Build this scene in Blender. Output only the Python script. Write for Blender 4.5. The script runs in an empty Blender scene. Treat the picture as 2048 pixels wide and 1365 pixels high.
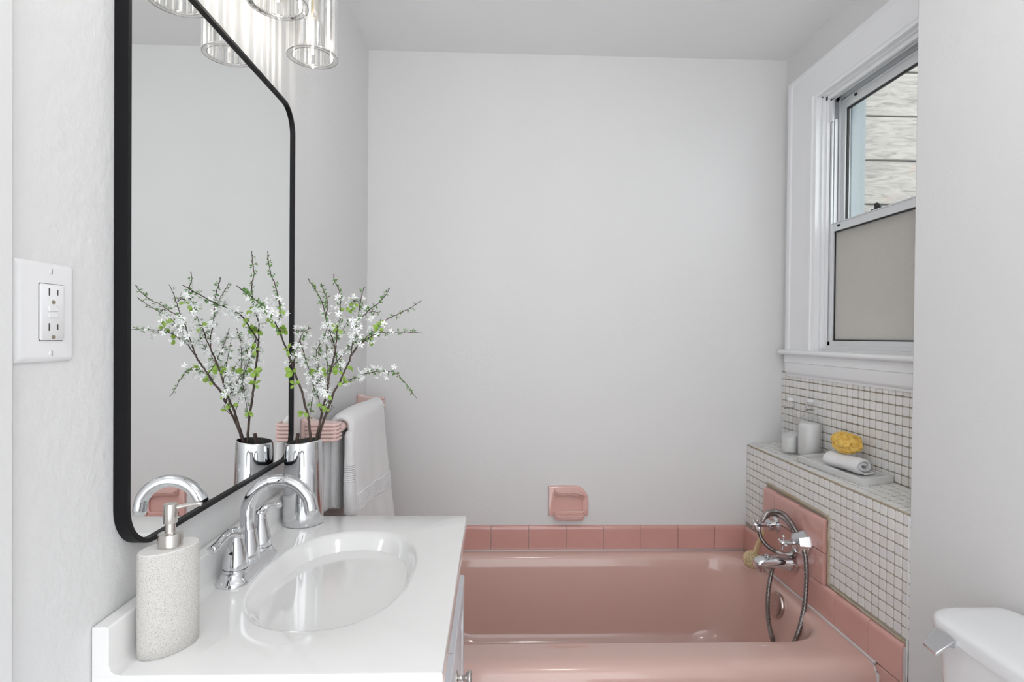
import bpy, bmesh, math, random
from mathutils import Vector, Matrix
random.seed(7)
C = bpy.context.scene.collection
PI = math.pi
R = math.radians

# ---------------------------------------------------------------- materials
def mat(name, col, rough=0.5, metal=0.0, spec=0.5, coat=0.0, bump=None, trans=0.0, ior=1.45, emit=None, vary=None, sss=0.0, sheen=0.0):
    m = bpy.data.materials.new(name); m.use_nodes = True
    nt = m.node_tree; b = nt.nodes['Principled BSDF']
    b.inputs['Base Color'].default_value = (*col, 1)
    b.inputs['Roughness'].default_value = rough
    b.inputs['Metallic'].default_value = metal
    b.inputs['Specular IOR Level'].default_value = spec
    b.inputs['Coat Weight'].default_value = coat
    b.inputs['Coat Roughness'].default_value = 0.04
    b.inputs['Transmission Weight'].default_value = trans
    b.inputs['IOR'].default_value = ior
    if sheen: b.inputs['Sheen Weight'].default_value = sheen
    if sss:
        b.inputs['Subsurface Weight'].default_value = sss
        b.inputs['Subsurface Radius'].default_value = (.02, .02, .02)
        b.inputs['Subsurface Scale'].default_value = 0.2
    if emit:
        b.inputs['Emission Color'].default_value = (*emit[0], 1)
        b.inputs['Emission Strength'].default_value = emit[1]
    tc = nt.nodes.new('ShaderNodeTexCoord')
    if bump:
        scale, strength, dist = bump[:3]
        n = nt.nodes.new('ShaderNodeTexNoise'); n.inputs['Scale'].default_value = scale
        n.inputs['Detail'].default_value = bump[3] if len(bump) > 3 else 3
        bp = nt.nodes.new('ShaderNodeBump'); bp.inputs['Strength'].default_value = strength
        bp.inputs['Distance'].default_value = dist
        nt.links.new(tc.outputs['Object'], n.inputs['Vector'])
        nt.links.new(n.outputs['Fac'], bp.inputs['Height'])
        nt.links.new(bp.outputs['Normal'], b.inputs['Normal'])
    if vary:
        scale, col2, lo, hi = vary
        n = nt.nodes.new('ShaderNodeTexNoise'); n.inputs['Scale'].default_value = scale; n.inputs['Detail'].default_value = 4
        cr = nt.nodes.new('ShaderNodeValToRGB')
        cr.color_ramp.elements[0].position = lo; cr.color_ramp.elements[0].color = (*col, 1)
        cr.color_ramp.elements[1].position = hi; cr.color_ramp.elements[1].color = (*col2, 1)
        nt.links.new(tc.outputs['Object'], n.inputs['Vector'])
        nt.links.new(n.outputs['Fac'], cr.inputs['Fac'])
        nt.links.new(cr.outputs['Color'], b.inputs['Base Color'])
    return m

def thin_glass(name, tint=(1, 1, 1), edge=0.6, rough=0.0, blend=0.25, base=0.0):
    """thin clear glass: transparent with a fresnel-like gloss that grows at grazing angles"""
    m = bpy.data.materials.new(name); m.use_nodes = True
    nt = m.node_tree; nt.nodes.clear()
    out = nt.nodes.new('ShaderNodeOutputMaterial')
    tr = nt.nodes.new('ShaderNodeBsdfTransparent'); tr.inputs['Color'].default_value = (*tint, 1)
    gl = nt.nodes.new('ShaderNodeBsdfGlossy'); gl.inputs['Roughness'].default_value = rough
    gl.inputs['Color'].default_value = (.95, .95, .95, 1)
    lw = nt.nodes.new('ShaderNodeLayerWeight'); lw.inputs['Blend'].default_value = blend
    mm = nt.nodes.new('ShaderNodeMath'); mm.operation = 'MULTIPLY_ADD'
    mm.inputs[1].default_value = edge; mm.inputs[2].default_value = base
    mx = nt.nodes.new('ShaderNodeMixShader')
    nt.links.new(lw.outputs['Facing'], mm.inputs[0]); nt.links.new(mm.outputs[0], mx.inputs['Fac'])
    nt.links.new(tr.outputs[0], mx.inputs[1]); nt.links.new(gl.outputs[0], mx.inputs[2])
    nt.links.new(mx.outputs[0], out.inputs['Surface'])
    return m

WALL = (.742, .742, .74)
M = {}
M['wall'] = mat('wall_paint', WALL, .55, spec=.35, bump=(90, .16, .003, 6))
M['wall_rough'] = mat('wall_paint_textured', (.742, .742, .74), .5, spec=.4, bump=(75, .55, .003, 8))
M['ceiling'] = mat('ceiling_paint', (.87, .87, .87), .7, spec=.2, bump=(60, .1, .003))
M['floor'] = mat('floor_tile', (.70, .69, .68), .4)
M['trim'] = mat('white_gloss_paint', (.87, .88, .895), .28, spec=.5, bump=(12, .06, .004))
M['white'] = mat('white_cultured_marble', (.83, .83, .82), .10, coat=.6, spec=.5)
M['porcelain'] = mat('white_porcelain', (.80, .81, .82), .12, coat=.5)
M['cab'] = mat('white_cabinet_paint', (.68, .68, .71), .35)
M['plastic'] = mat('white_plastic', (.80, .80, .81), .25)
M['dark'] = mat('dark_slot', (.06, .055, .05), .6)
M['brass_slot'] = mat('ground_contact', (.25, .22, .15), .4)
M['chrome'] = mat('chrome', (.70, .71, .73), .045, 1.0)
M['nickel'] = mat('brushed_steel', (.62, .59, .56), .22, 1.0)
M['plate'] = mat('worn_chrome', (.55, .49, .46), .28, 1.0)
M['hose'] = mat('hose_metal', (.38, .36, .35), .26, 1.0)
M['black'] = mat('black_frame', (.006, .006, .007), .45, spec=.22)
M['mirror'] = mat('mirror_silver', (.93, .94, .935), .0, 1.0)
M['tub'] = mat('pink_tub_enamel', (.68, .455, .40), .10, coat=.5, spec=.5)
M['tile'] = mat('pink_tile_glaze', (.68, .375, .335), .12, coat=.4, vary=(5, (.62, .34, .30), .35, .7), bump=(14, .03, .002))
M['pink'] = mat('pink_ceramic', (.74, .45, .405), .13, coat=.5)
M['pale_pink'] = mat('pale_pink_ceramic', (.80, .57, .525), .16, coat=.4)
M['caulk'] = mat('white_caulk', (.66, .60, .59), .5)
M['grout'] = mat('grout_brown', (.38, .335, .275), .9, vary=(7, (.26, .20, .14), .42, .75), bump=(200, .4, .002))
M['grout_light'] = mat('grout_tan', (.44, .40, .34), .9, vary=(5, (.34, .285, .21), .4, .8), bump=(200, .4, .002))
M['grout_ochre'] = mat('grout_ochre', (.44, .34, .21), .9, vary=(14, (.46, .40, .32), .3, .6), bump=(250, .5, .002))
M['mos_a'] = mat('mosaic_white', (.82, .81, .785), .2, coat=.3)
M['mos_b'] = mat('mosaic_ivory', (.78, .765, .73), .2, coat=.3)
M['mos_c'] = mat('mosaic_grey', (.78, .778, .772), .2, coat=.3)
M['stone'] = mat('white_sandstone', (.66, .645, .62), .9, vary=(750, (.42, .40, .37), .46, .70), bump=(700, .6, .0012))
M['stone_top'] = mat('white_sandstone_top', (.72, .71, .70), .85, bump=(300, .25, .001))
M['towel'] = mat('white_terry', (.90, .90, .905), .95, bump=(650, .7, .003, 4), sheen=.3)
M['towel_band'] = mat('white_terry_band', (.88, .88, .90), .85, bump=(900, .2, .001))
M['marble'] = mat('white_marble', (.72, .72, .71), .35, vary=(6, (.62, .62, .61), .4, .75))
M['sponge'] = mat('sea_sponge', (.88, .60, .16), .95, vary=(45, (.74, .38, .05), .45, .7), bump=(120, .9, .006, 5))
M['cream'] = mat('white_cream', (.80, .80, .79), .5)
M['wood'] = mat('brush_wood', (.74, .57, .34), .45, vary=(20, (.66, .48, .26), .4, .7))
M['bristle'] = mat('brush_bristle', (.74, .62, .38), .9, vary=(160, (.52, .40, .20), .45, .6), bump=(300, 1, .004))
M['bark'] = mat('bark', (.052, .034, .027), .75, vary=(60, (.11, .08, .065), .4, .7), bump=(200, .6, .002))
M['leaf'] = mat('young_leaf', (.25, .40, .06), .45)
M['leaf_dark'] = mat('star_leaf', (.10, .24, .045), .5)
M['petal'] = mat('white_petal', (.92, .93, .92), .6)
M['vase_in'] = mat('vase_inside', (.02, .018, .016), .5)
M['alu'] = mat('aluminium', (.72, .74, .75), .3, .35)
M['alu_dark'] = mat('window_track', (.30, .31, .33), .35, .4)
M['rubber'] = mat('black_rubber', (.012, .012, .012), .5)
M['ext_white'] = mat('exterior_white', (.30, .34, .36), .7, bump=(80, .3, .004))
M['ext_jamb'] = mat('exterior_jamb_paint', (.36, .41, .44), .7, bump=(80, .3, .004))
M['clear'] = thin_glass('clear_pane', (.93, .95, .94), edge=.55, blend=.15)
M['bottle'] = thin_glass('bottle_glass', (.955, .96, .96), edge=.75, blend=.35, rough=.03)
M['crystal'] = thin_glass('crystal_rod', (.93, .93, .925), edge=.55, blend=.45, rough=.08, base=.36)
M['crystal_ring'] = thin_glass('crystal_ring', (.94, .94, .93), edge=.6, blend=.5, rough=.05, base=.15)
M['bulb'] = mat('filament_glow', (1, 1, 1), .4, emit=((1, .935, .86), 270))
M['brass'] = mat('lamp_socket', (.75, .62, .38), .25, 1.0)
M['soil'] = mat('dirt', (.2, .19, .17), .9)

def frosted():
    m = bpy.data.materials.new('frosted_pane'); m.use_nodes = True
    nt = m.node_tree; b = nt.nodes['Principled BSDF']
    b.inputs['Base Color'].default_value = (.40, .39, .37, 1)
    b.inputs['Roughness'].default_value = .38
    nt.nodes.remove(nt.nodes['Material Output']); out = nt.nodes.new('ShaderNodeOutputMaterial')
    tc = nt.nodes.new('ShaderNodeTexCoord')
    v = nt.nodes.new('ShaderNodeTexVoronoi'); v.inputs['Scale'].default_value = 420
    bp = nt.nodes.new('ShaderNodeBump'); bp.inputs['Strength'].default_value = .7; bp.inputs['Distance'].default_value = .002
    nt.links.new(tc.outputs['Object'], v.inputs['Vector']); nt.links.new(v.outputs['Distance'], bp.inputs['Height'])
    nt.links.new(bp.outputs['Normal'], b.inputs['Normal'])
    tl = nt.nodes.new('ShaderNodeBsdfTranslucent'); tl.inputs['Color'].default_value = (.72, .70, .67, 1)
    mx = nt.nodes.new('ShaderNodeMixShader'); mx.inputs['Fac'].default_value = .55
    nt.links.new(bp.outputs['Normal'], tl.inputs['Normal'])
    nt.links.new(b.outputs[0], mx.inputs[1]); nt.links.new(tl.outputs[0], mx.inputs[2])
    nt.links.new(mx.outputs[0], out.inputs['Surface'])
    return m
M['frosted'] = frosted()

def plank_mat():
    m = bpy.data.materials.new('weathered_plank'); m.use_nodes = True
    nt = m.node_tree; b = nt.nodes['Principled BSDF']; b.inputs['Roughness'].default_value = .85
    tc = nt.nodes.new('ShaderNodeTexCoord'); mp = nt.nodes.new('ShaderNodeMapping')
    mp.inputs['Scale'].default_value = (1.6, 1, 9)
    n = nt.nodes.new('ShaderNodeTexNoise'); n.inputs['Scale'].default_value = 5; n.inputs['Detail'].default_value = 8
    n.inputs['Distortion'].default_value = 1.6
    cr = nt.nodes.new('ShaderNodeValToRGB'); e = cr.color_ramp.elements
    e[0].position = .30; e[0].color = (.25, .23, .21, 1)
    e[1].position = .62; e[1].color = (.47, .44, .405, 1)
    k = e.new(.45); k.color = (.37, .35, .325, 1)
    n2 = nt.nodes.new('ShaderNodeTexNoise'); n2.inputs['Scale'].default_value = 3.2; n2.inputs['Detail'].default_value = 2
    cr2 = nt.nodes.new('ShaderNodeValToRGB'); cr2.color_ramp.elements[0].position = .60; cr2.color_ramp.elements[1].position = .72
    mx = nt.nodes.new('ShaderNodeMix'); mx.data_type = 'RGBA'
    mx.inputs['B'].default_value = (.46, .28, .18, 1)
    nt.links.new(tc.outputs['Object'], mp.inputs['Vector']); nt.links.new(mp.outputs[0], n.inputs['Vector'])
    nt.links.new(n.outputs['Fac'], cr.inputs['Fac']); nt.links.new(tc.outputs['Object'], n2.inputs['Vector'])
    nt.links.new(n2.outputs['Fac'], cr2.inputs['Fac']); nt.links.new(cr2.outputs['Color'], mx.inputs['Factor'])
    nt.links.new(cr.outputs['Color'], mx.inputs['A'])
    nt.links.new(mx.outputs['Result'], b.inputs['Base Color'])
    bp = nt.nodes.new('ShaderNodeBump'); bp.inputs['Strength'].default_value = .6; bp.inputs['Distance'].default_value = .004
    nt.links.new(n.outputs['Fac'], bp.inputs['Height']); nt.links.new(bp.outputs['Normal'], b.inputs['Normal'])
    return m
M['plank'] = plank_mat()

# ---------------------------------------------------------------- mesh helpers
class MB:
    """collects world-space geometry, then links it as ONE mesh object"""
    def __init__(s): s.bm = bmesh.new(); s.mi = 0
    def _f(s, vs):
        try: f = s.bm.faces.new(vs); f.material_index = s.mi; return f
        except ValueError: return None
    def box(s, x0, x1, y0, y1, z0, z1):
        v = [s.bm.verts.new((x, y, z)) for x in (x0, x1) for y in (y0, y1) for z in (z0, z1)]
        for q in ((0, 1, 3, 2), (4, 6, 7, 5), (0, 4, 5, 1), (2, 3, 7, 6), (0, 2, 6, 4), (1, 5, 7, 3)): s._f([v[i] for i in q])
        return s
    def loft(s, rings, closed=True, cap0=True, cap1=True, loop=False):
        rs = [[s.bm.verts.new(p) for p in r] for r in rings]
        n = len(rs[0])
        pairs = list(zip(rs, rs[1:])) + ([(rs[-1], rs[0])] if loop else [])
        for a, b in pairs:
            for i in range(n if closed else n - 1):
                j = (i + 1) % n
                s._f([a[i], a[j], b[j], b[i]])
        if not loop:
            if cap0: s._f(list(reversed(rs[0])))
            if cap1: s._f(rs[-1])
        return s
    def lathe(s, prof, c=(0, 0, 0), axis='Z', n=32, ry=1.0, rot=0.0, cap0=True, cap1=True):
        rings = []
        for r, h in prof:
            ring = []
            for i in range(n):
                a = 2 * PI * i / n
                x, y = r * math.cos(a), r * ry * math.sin(a)
                x, y = x * math.cos(rot) - y * math.sin(rot), x * math.sin(rot) + y * math.cos(rot)
                if axis == 'Z': p = (x, y, h)
                elif axis == 'X': p = (h, x, y)
                else: p = (x, h, -y)
                ring.append((p[0] + c[0], p[1] + c[1], p[2] + c[2]))
            rings.append(ring)
        return s.loft(rings, cap0=cap0, cap1=cap1)
    def tube(s, pts, rad, n=10, ry=1.0, caps=True, up=None):
        pts = [Vector(p) for p in pts]
        rads = rad if isinstance(rad, (list, tuple)) else [rad] * len(pts)
        rings = []; prev = None
        for i, p in enumerate(pts):
            t = (pts[min(i + 1, len(pts) - 1)] - pts[max(i - 1, 0)])
            if t.length < 1e-9: t = Vector((0, 0, 1))
            t.normalize()
            if prev is None:
                a = Vector(up) if up else (Vector((0, 0, 1)) if abs(t.z) < .9 else Vector((1, 0, 0)))
                nrm = (a - t * a.dot(t)).normalized()
            else:
                nrm = prev - t * prev.dot(t)
                nrm = nrm.normalized() if nrm.length > 1e-6 else t.orthogonal().normalized()
            prev = nrm; b = t.cross(nrm)
            r = rads[i]
            rings.append([p + nrm * (r * math.cos(2 * PI * k / n)) + b * (r * ry * math.sin(2 * PI * k / n)) for k in range(n)])
        return s.loft(rings, cap0=caps, cap1=caps)
    def sphere(s, c, r, seg=16, rings=10, sc=(1, 1, 1), jit=None):
        m = Matrix.Translation(c) @ Matrix.Diagonal((*sc, 1))
        g = bmesh.ops.create_uvsphere(s.bm, u_segments=seg, v_segments=rings, radius=r, matrix=m)
        for f in s.bm.faces:
            if f.verts[0] in g['verts']: f.material_index = s.mi
        return s
    def poly(s, pts): s._f([s.bm.verts.new(p) for p in pts]); return s
    def prism(s, pts, d):
        d = Vector(d); return s.loft([[Vector(p) for p in pts], [Vector(p) + d for p in pts]])
    def build(s, name, m, parent=None, smooth=None, bevel=None, sub=0, origin=None):
        bmesh.ops.recalc_face_normals(s.bm, faces=s.bm.faces)
        me = bpy.data.meshes.new(name)
        o = bpy.data.objects.new(name, me); C.objects.link(o)
        off = Vector((0, 0, 0))
        if parent is not None:
            p = parent
            while p is not None: off += Vector(p.location); p = p.parent
            o.parent = parent
        elif origin is not None:
            off = Vector(origin); o.location = off
        if off.length: bmesh.ops.translate(s.bm, verts=s.bm.verts, vec=-off)
        s.bm.to_mesh(me); s.bm.free()
        for k in (m if isinstance(m, (list, tuple)) else [m]): me.materials.append(k)
        if smooth is not None:
            me.polygons.foreach_set('use_smooth', [True] * len(me.polygons))
            if smooth < 180: me.set_sharp_from_angle(angle=R(smooth))
        if bevel:
            b = o.modifiers.new('bevel', 'BEVEL'); b.width = bevel[0]; b.segments = bevel[1]; b.limit_method = 'ANGLE'; b.angle_limit = R(40)
            b.harden_normals = False
            me.polygons.foreach_set('use_smooth', [True] * len(me.polygons))
            if smooth is None: me.set_sharp_from_angle(angle=R(35))
        if sub:
            q = o.modifiers.new('sub', 'SUBSURF'); q.levels = sub; q.render_levels = sub
        return o

def tag(o, label=None, cat=None, group=None, kind=None):
    if label: o['label'] = label
    if cat: o['category'] = cat
    if group: o['group'] = group
    if kind: o['kind'] = kind
    return o
def empty(name, loc, label=None, cat=None, group=None, kind=None):
    o = bpy.data.objects.new(name, None); C.objects.link(o); o.location = loc; o.empty_display_size = .02
    return tag(o, label, cat, group, kind)
def struct(o): o['kind'] = 'structure'; return o

def smooth_path(pts, n=6):
    """Catmull-Rom resampling of a 3-D polyline"""
    P = [Vector(p) for p in pts]; P = [P[0] * 2 - P[1]] + P + [P[-1] * 2 - P[-2]]
    out = []
    for i in range(1, len(P) - 2):
        for k in range(n):
            t = k / n; a, b, c, d = P[i - 1], P[i], P[i + 1], P[i + 2]
            out.append(.5 * ((2 * b) + (c - a) * t + (2 * a - 5 * b + 4 * c - d) * t * t + (3 * b - a - 3 * c + d) * t ** 3))
    out.append(P[-2]); return out
def rrect(x0, x1, y0, y1, r, z, n=8, plane='XY'):
    """rounded rectangle ring"""
    pts = []
    for cx, cy, a0 in ((x1 - r, y1 - r, 0), (x0 + r, y1 - r, 90), (x0 + r, y0 + r, 180), (x1 - r, y0 + r, 270)):
        for k in range(n + 1):
            a = R(a0 + 90 * k / n); pts.append((cx + r * math.cos(a), cy + r * math.sin(a), z))
    if plane == 'YZ': pts = [(p[2], p[0], p[1]) for p in pts]
    if plane == 'XZ': pts = [(p[0], p[2], p[1]) for p in pts]
    return pts

# ---------------------------------------------------------------- camera (a view through which the room was measured)
CAM = Vector((0, 0, 1.24)); yaw, pitch, roll, fpx = .0323, -.00927, .00901, 1126.566
Fd = Vector((math.sin(yaw) * math.cos(pitch), math.cos(yaw) * math.cos(pitch), math.sin(pitch)))
Rt = Vector((math.cos(yaw), -math.sin(yaw), 0)); Up = Rt.cross(Fd)
cxv = Rt * math.cos(roll) + Up * math.sin(roll); cyv = -Rt * math.sin(roll) + Up * math.cos(roll)
def at(x, y, Y):
    """point of the photograph at depth Y along the room"""
    d = Fd + cxv * ((x - 1024) / fpx) - cyv * ((y - 682.5) / fpx)
    return CAM + d * (Y / d.y)
def atX(x, y, X):
    d = Fd + cxv * ((x - 1024) / fpx) - cyv * ((y - 682.5) / fpx)
    return CAM + d * (X / d.x)
cd = bpy.data.cameras.new('camera'); cam = bpy.data.objects.new('camera', cd); C.objects.link(cam)
cd.sensor_width = 36; cd.lens = 36 * fpx / 2048; cd.clip_start = .02; cd.clip_end = 60
mw = Matrix.Identity(4)
for i in range(3): mw[i][0] = cxv[i]; mw[i][1] = cyv[i]; mw[i][2] = -Fd[i]; mw[i][3] = CAM[i]
cam.matrix_world = mw
bpy.context.scene.camera = cam

# ---------------------------------------------------------------- room constants
XL, XR, XF, D = -.5, 1.167, 1.0234, 2.2366
YC = 1.345                      # far corner of the right hand room wall
ZC = 2.3556; ZLEDGE = .8093; ZT = .4856; ZR = .3877; ZK = .8094
YB = -.9                       # open end of the room behind the camera
def zl(x): return ZLEDGE + .095 * (x - XF)

# ---------------------------------------------------------------- shell
struct(MB().box(-.7, 1.5, YB, D + .12, -.1, 0).build('floor', M['floor']))
struct(MB().box(-.7, 1.35, YB, D + .12, ZC, ZC + .1).build('ceiling', M['ceiling']))
struct(MB().box(XL - .12, XL, YB, D + .12, 0, ZC).build('wall_left', M['wall_rough']))
struct(MB().box(XL, 1.35, D, D + .12, 0, ZC).build('wall_back', M['wall']))
struct(MB().box(XF, 1.35, YB, YC, 0, ZC).build('wall_right', M['wall'], bevel=(.004, 2)))
WY0, WY1, WZ0, WZ1 = 1.50, 1.985, 1.205, 2.105      # window opening
w = MB()
w.box(XR, 1.32, YC, D, 0, WZ0); w.box(XR, 1.32, YC, D, WZ1, ZC)
w.box(XR, 1.32, WY1, D, WZ0, WZ1); w.box(XR, 1.32, YC, WY0, WZ0, WZ1)
wa = struct(w.build('wall_alcove', M['wall']))
# ledge body (masonry under the tiles)
lb = MB(); lb.prism([(XF + .006, YC, 0), (XR, YC, 0), (XR, YC, zl(XR) - .003), (XF + .006, YC, zl(XF) - .003)], (0, D - YC, 0))
ledge = struct(lb.build('wall_ledge', M['grout_light']))
# door casing strip at the left edge of the view
cs = MB(); cs.box(XL, XL + .011, .47, .592, 0, 2.1)
struct(cs.build('trim_1', M['wall'], bevel=(.004, 2)))

# ---------------------------------------------------------------- mosaics
PT = .028
def mosaic(name, O, U, V, N, nu, nv, skip=None, parent=None, t=.0028, s=.0249, first=0):
    mb = MB(); O, U, V, N = map(Vector, (O, U, V, N)); rnd = random.Random(name)
    for i in range(nu):
        for j in range(nv):
            if skip and skip(i, j): continue
            c = O + U * ((i + .5) * PT) + V * ((j + .5) * PT) + U * rnd.uniform(-.0003, .0003) + V * rnd.uniform(-.0003, .0003)
            mb.mi = rnd.choice((0, 0, 0, 1, 2))
            def ring(h, ins, r):
                a = s / 2 - ins; out = []
                for sx, sy, a0 in ((1, 1, 0), (-1, 1, 90), (-1, -1, 180), (1, -1, 270)):
                    for k in range(3):
                        q = R(a0 + 45 * k)
                        out.append(c + U * (sx * (a - r) + r * math.cos(q)) + V * (sy * (a - r) + r * math.sin(q)) + N * h)
                return out
            mb.loft([ring(0, 0, .0035), ring(t * .65, 0, .0035), ring(t, .0008, .003)], cap0=False)
    return mb.build(name, [M['mos_a'], M['mos_b'], M['mos_c']], parent, smooth=25)
# under the window (rows count down from the apron)
nY = 32
z_top = ZLEDGE + 0.2885
mosaic('mosaic_tiles', (XR - .0005, D, zl(XR) + .002), (0, -1, 0), (0, 0, 1), (-1, 0, 0), nY, 10, parent=wa)
MB().box(XR - .0012, XR + .001, YC, D, zl(XR), zl(XR) + 10 * PT + .004).build('grout', M['grout'], wa)
Ux = Vector((1, 0, .095)).normalized()
# top of the ledge
mosaic('mosaic_tiles', (XF + .003, D, zl(XF + .003) - .0012), (0, -1, 0), Ux, (-.095, 0, 1), nY, 5, parent=ledge)
# panel of pink tiles interrupts the mosaic on the face
PY0, PY1, PZ1 = 1.683, 2.066, .686
def skipf(i, j):
    y = D - (i + .5) * PT; z = ZLEDGE - .003 - (j + .5) * PT
    return z < ZT + .008 or (PY0 - .012 < y < PY1 + .004 and z < PZ1 + .012)
mosaic('mosaic_tiles', (XF + .0025, D, ZLEDGE - .003), (0, -1, 0), (0, 0, -1), (-1, 0, 0), nY, 12, skip=skipf, parent=ledge)
g = MB(); g.box(XF + .0018, XF + .007, YC, D, ZT - .01, ZLEDGE - .0015); g.build('grout', M['grout_light'], ledge)
g = MB()
for pts in ([(PY1, PZ1 + .014), (PY0 - .010, PZ1 + .012)], [(PY0 - .010, PZ1 + .012), (PY0 - .012, ZT + .006)], [(PY0 - .012, ZT + .005), (YC + .004, ZT + .003)]):
    (a, b), (c, d) = pts; n = 26
    g.tube([(XF + .0005, a + (c - a) * k / n + random.uniform(-.0012, .0012), b + (d - b) * k / n + random.uniform(-.0012, .0012)) for k in range(n + 1)],
           [random.uniform(.0048, .0068) if pts[0][0] != PY0 - .012 else random.uniform(.003, .0045) for k in range(n + 1)], n=8)
g.tube([(XF + .003, D - .005 - (D - YC - .01) * k / 40, ZLEDGE - .001 + random.uniform(-.0008, .0008)) for k in range(41)], [random.uniform(.0018, .0032) for k in range(41)], n=6)
g.build('grout_bead', M['grout_ochre'], ledge, smooth=180)

# ---------------------------------------------------------------- pink tiles
def bull(mb, p0, along, out, L, z0, z1, t=.011, top=True, end=None):
    """a glazed tile: L long along `along`, rounded over at its top edge towards the wall"""
    p0, along, out = Vector(p0), Vector(along), Vector(out)
    prof = [(0, z0), (t - .0015, z0), (t, z0 + .0015)]
    if top:
        rz = .017
        for k in range(7):
            a = R(90 * k / 6); prof.append((t * math.cos(a) * .98 + .0002, z1 - rz + rz * math.sin(a)))
    else: prof += [(t, z1 - .0015), (t - .0015, z1)]
    prof.append((0, z1 - (.0 if top else 0)))
    rings = []
    for q, ins in ((0, .0008), (.0008, 0), (L - .0008, 0), (L, .0008)):
        rings.append([p0 + along * q + out * max(0, a - (ins if a > .003 else 0)) + Vector((0, 0, b)) for a, b in prof])
    mb.loft(rings)
TW = .1495
tb = MB()
xg = at(1056 + 1, 1080, D).x    # a grout line of the back row
x = xg - 5 * TW
while x < XF - .012:
    a, b = max(x, XL), min(x + TW, XF - .001)
    bull(tb, (a + .0008, D, 0), (1, 0, 0), (0, -1, 0), b - a - .0016, ZR + .0025, ZT)
    x += TW
struct_back = struct(tb.build('trim_2', M['tile'], smooth=28))
MB().box(XL, XF, D - .006, D, ZR, ZT - .006).build('grout', M['caulk'], struct_back)
tr = MB(); y = D - .012
ys = []
while y > YC + .01:
    a = max(y - TW, YC + .006); ys.append((a, y)); y -= TW
for a, b in ys:
    bull(tr, (XF, b - .0008, 0), (0, -1, 0), (-1, 0, 0), b - a - .0016, ZR + .0025, ZT)
for a, b in ((YC + .006, 1.428 + .05),):
    for z0, z1 in ((.283, .3865), (.178, .281), (.073, .176)):
        bull(tr, (XF, b, 0), (0, -1, 0), (-1, 0, 0), b - a - .0016, z0, z1, top=False)
# raised panel behind the tub taps: two rows of tiles
zs = [(ZT + .001, .582, False), (.5845, PZ1, True)]
yc = [(PY1, 2.02), (2.02, 1.868), (1.868, 1.7), ]
yc = [(PY1, 1.985), (1.985, 1.836), (1.836, PY0)]
for z0, z1, tp in zs:
    for a, b in yc:
        bull(tr, (XF, a - .0006, 0), (0, -1, 0), (-1, 0, 0), a - b - .0012, z0, z1, t=.0125, top=tp)
rt = struct(tr.build('trim_3', M['tile'], smooth=28))
MB().box(XF - .006, XF + .002, YC + .005, D, ZR, ZT - .006).box(XF - .006, XF + .002, PY0 + .004, PY1 - .004, ZT - .01, PZ1 - .008).box(XF - .006, XF + .002, YC + .008, 1.425, .07, ZR).build('grout', M['caulk'], rt)
# painted edge of plaster round the end of the tiles
g = MB(); g.tube([(XF + .0008, YC + .003, .0 + .02 * k) for k in range(41)], [.0022 + random.uniform(-.0008, .0008) for k in range(41)], n=8)
struct(g.build('trim_4', M['wall'], smooth=180))

# ---------------------------------------------------------------- bathtub
YT = 1.428
tb = MB(); rings = []
def rr(x0, x1, y0, y1, r, z): rings.append(rrect(x0, x1, y0, y1, r, z, n=8))
xa, xb, yb = XL + .001, XF - .0125, D - .0125
for y0, z, r in ((YT, .0, .001), (YT, .33, .001), (YT + .002, .35, .004), (YT + .008, .368, .010), (YT + .018, .380, .018), (YT + .034, .3865, .03)):
    rings.append(rrect(xa, xb, y0, yb, r if False else .001, z, n=8))
rr(xa + .01, xb - .01, YT + .05, yb - .008, .03, ZR)
rr(-.415, .985, YT + .118, 2.196, .14, ZR)
rr(-.408, .979, YT + .124, 2.190, .14, ZR - .002)
rr(-.398, .972, YT + .131, 2.182, .14, ZR - .009)
rr(-.390, .967, YT + .136, 2.176, .14, ZR - .022)
rr(-.375, .961, YT + .143, 2.170, .14, ZR - .06)
rr(-.30, .938, YT + .158, 2.152, .14, .20)
rr(-.235, .915, YT + .170, 2.140, .14, .12)
rr(-.20, .895, YT + .185, 2.126, .14, .085)
rr(-.16, .84, YT + .215, 2.095, .13, .058)
rr(-.10, .79, YT + .265, 2.045, .11, .046)
rr(.2, .5, YT + .36, 1.95, .05, .042)
tb.loft(rings, cap0=False, cap1=True)
tub = tag(tb.build('bathtub', M['tub'], smooth=60, origin=(.26, 1.82, 0)), 'pink enamelled bathtub set between the back wall and the mosaic ledge', 'bathtub')
cl = MB()
cp = [(xa, yb - .001, ZR + .001), (xb - .001, yb - .001, ZR + .001), (xb - .001, 1.50, ZR + .001), (xb - .001, 1.475, ZR - .001), (xb - .001, 1.452, ZR - .008), (xb - .001, 1.437, ZR - .024), (xb - .001, 1.43, ZR - .05), (xb - .001, 1.428, .05)]
cl.tube(cp[:2], .0042, n=8); cl.tube(smooth_path(cp[1:3] + cp[3:], 6), .0044, n=8)
struct(cl.build('trim_5', M['caulk'], smooth=180))
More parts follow.
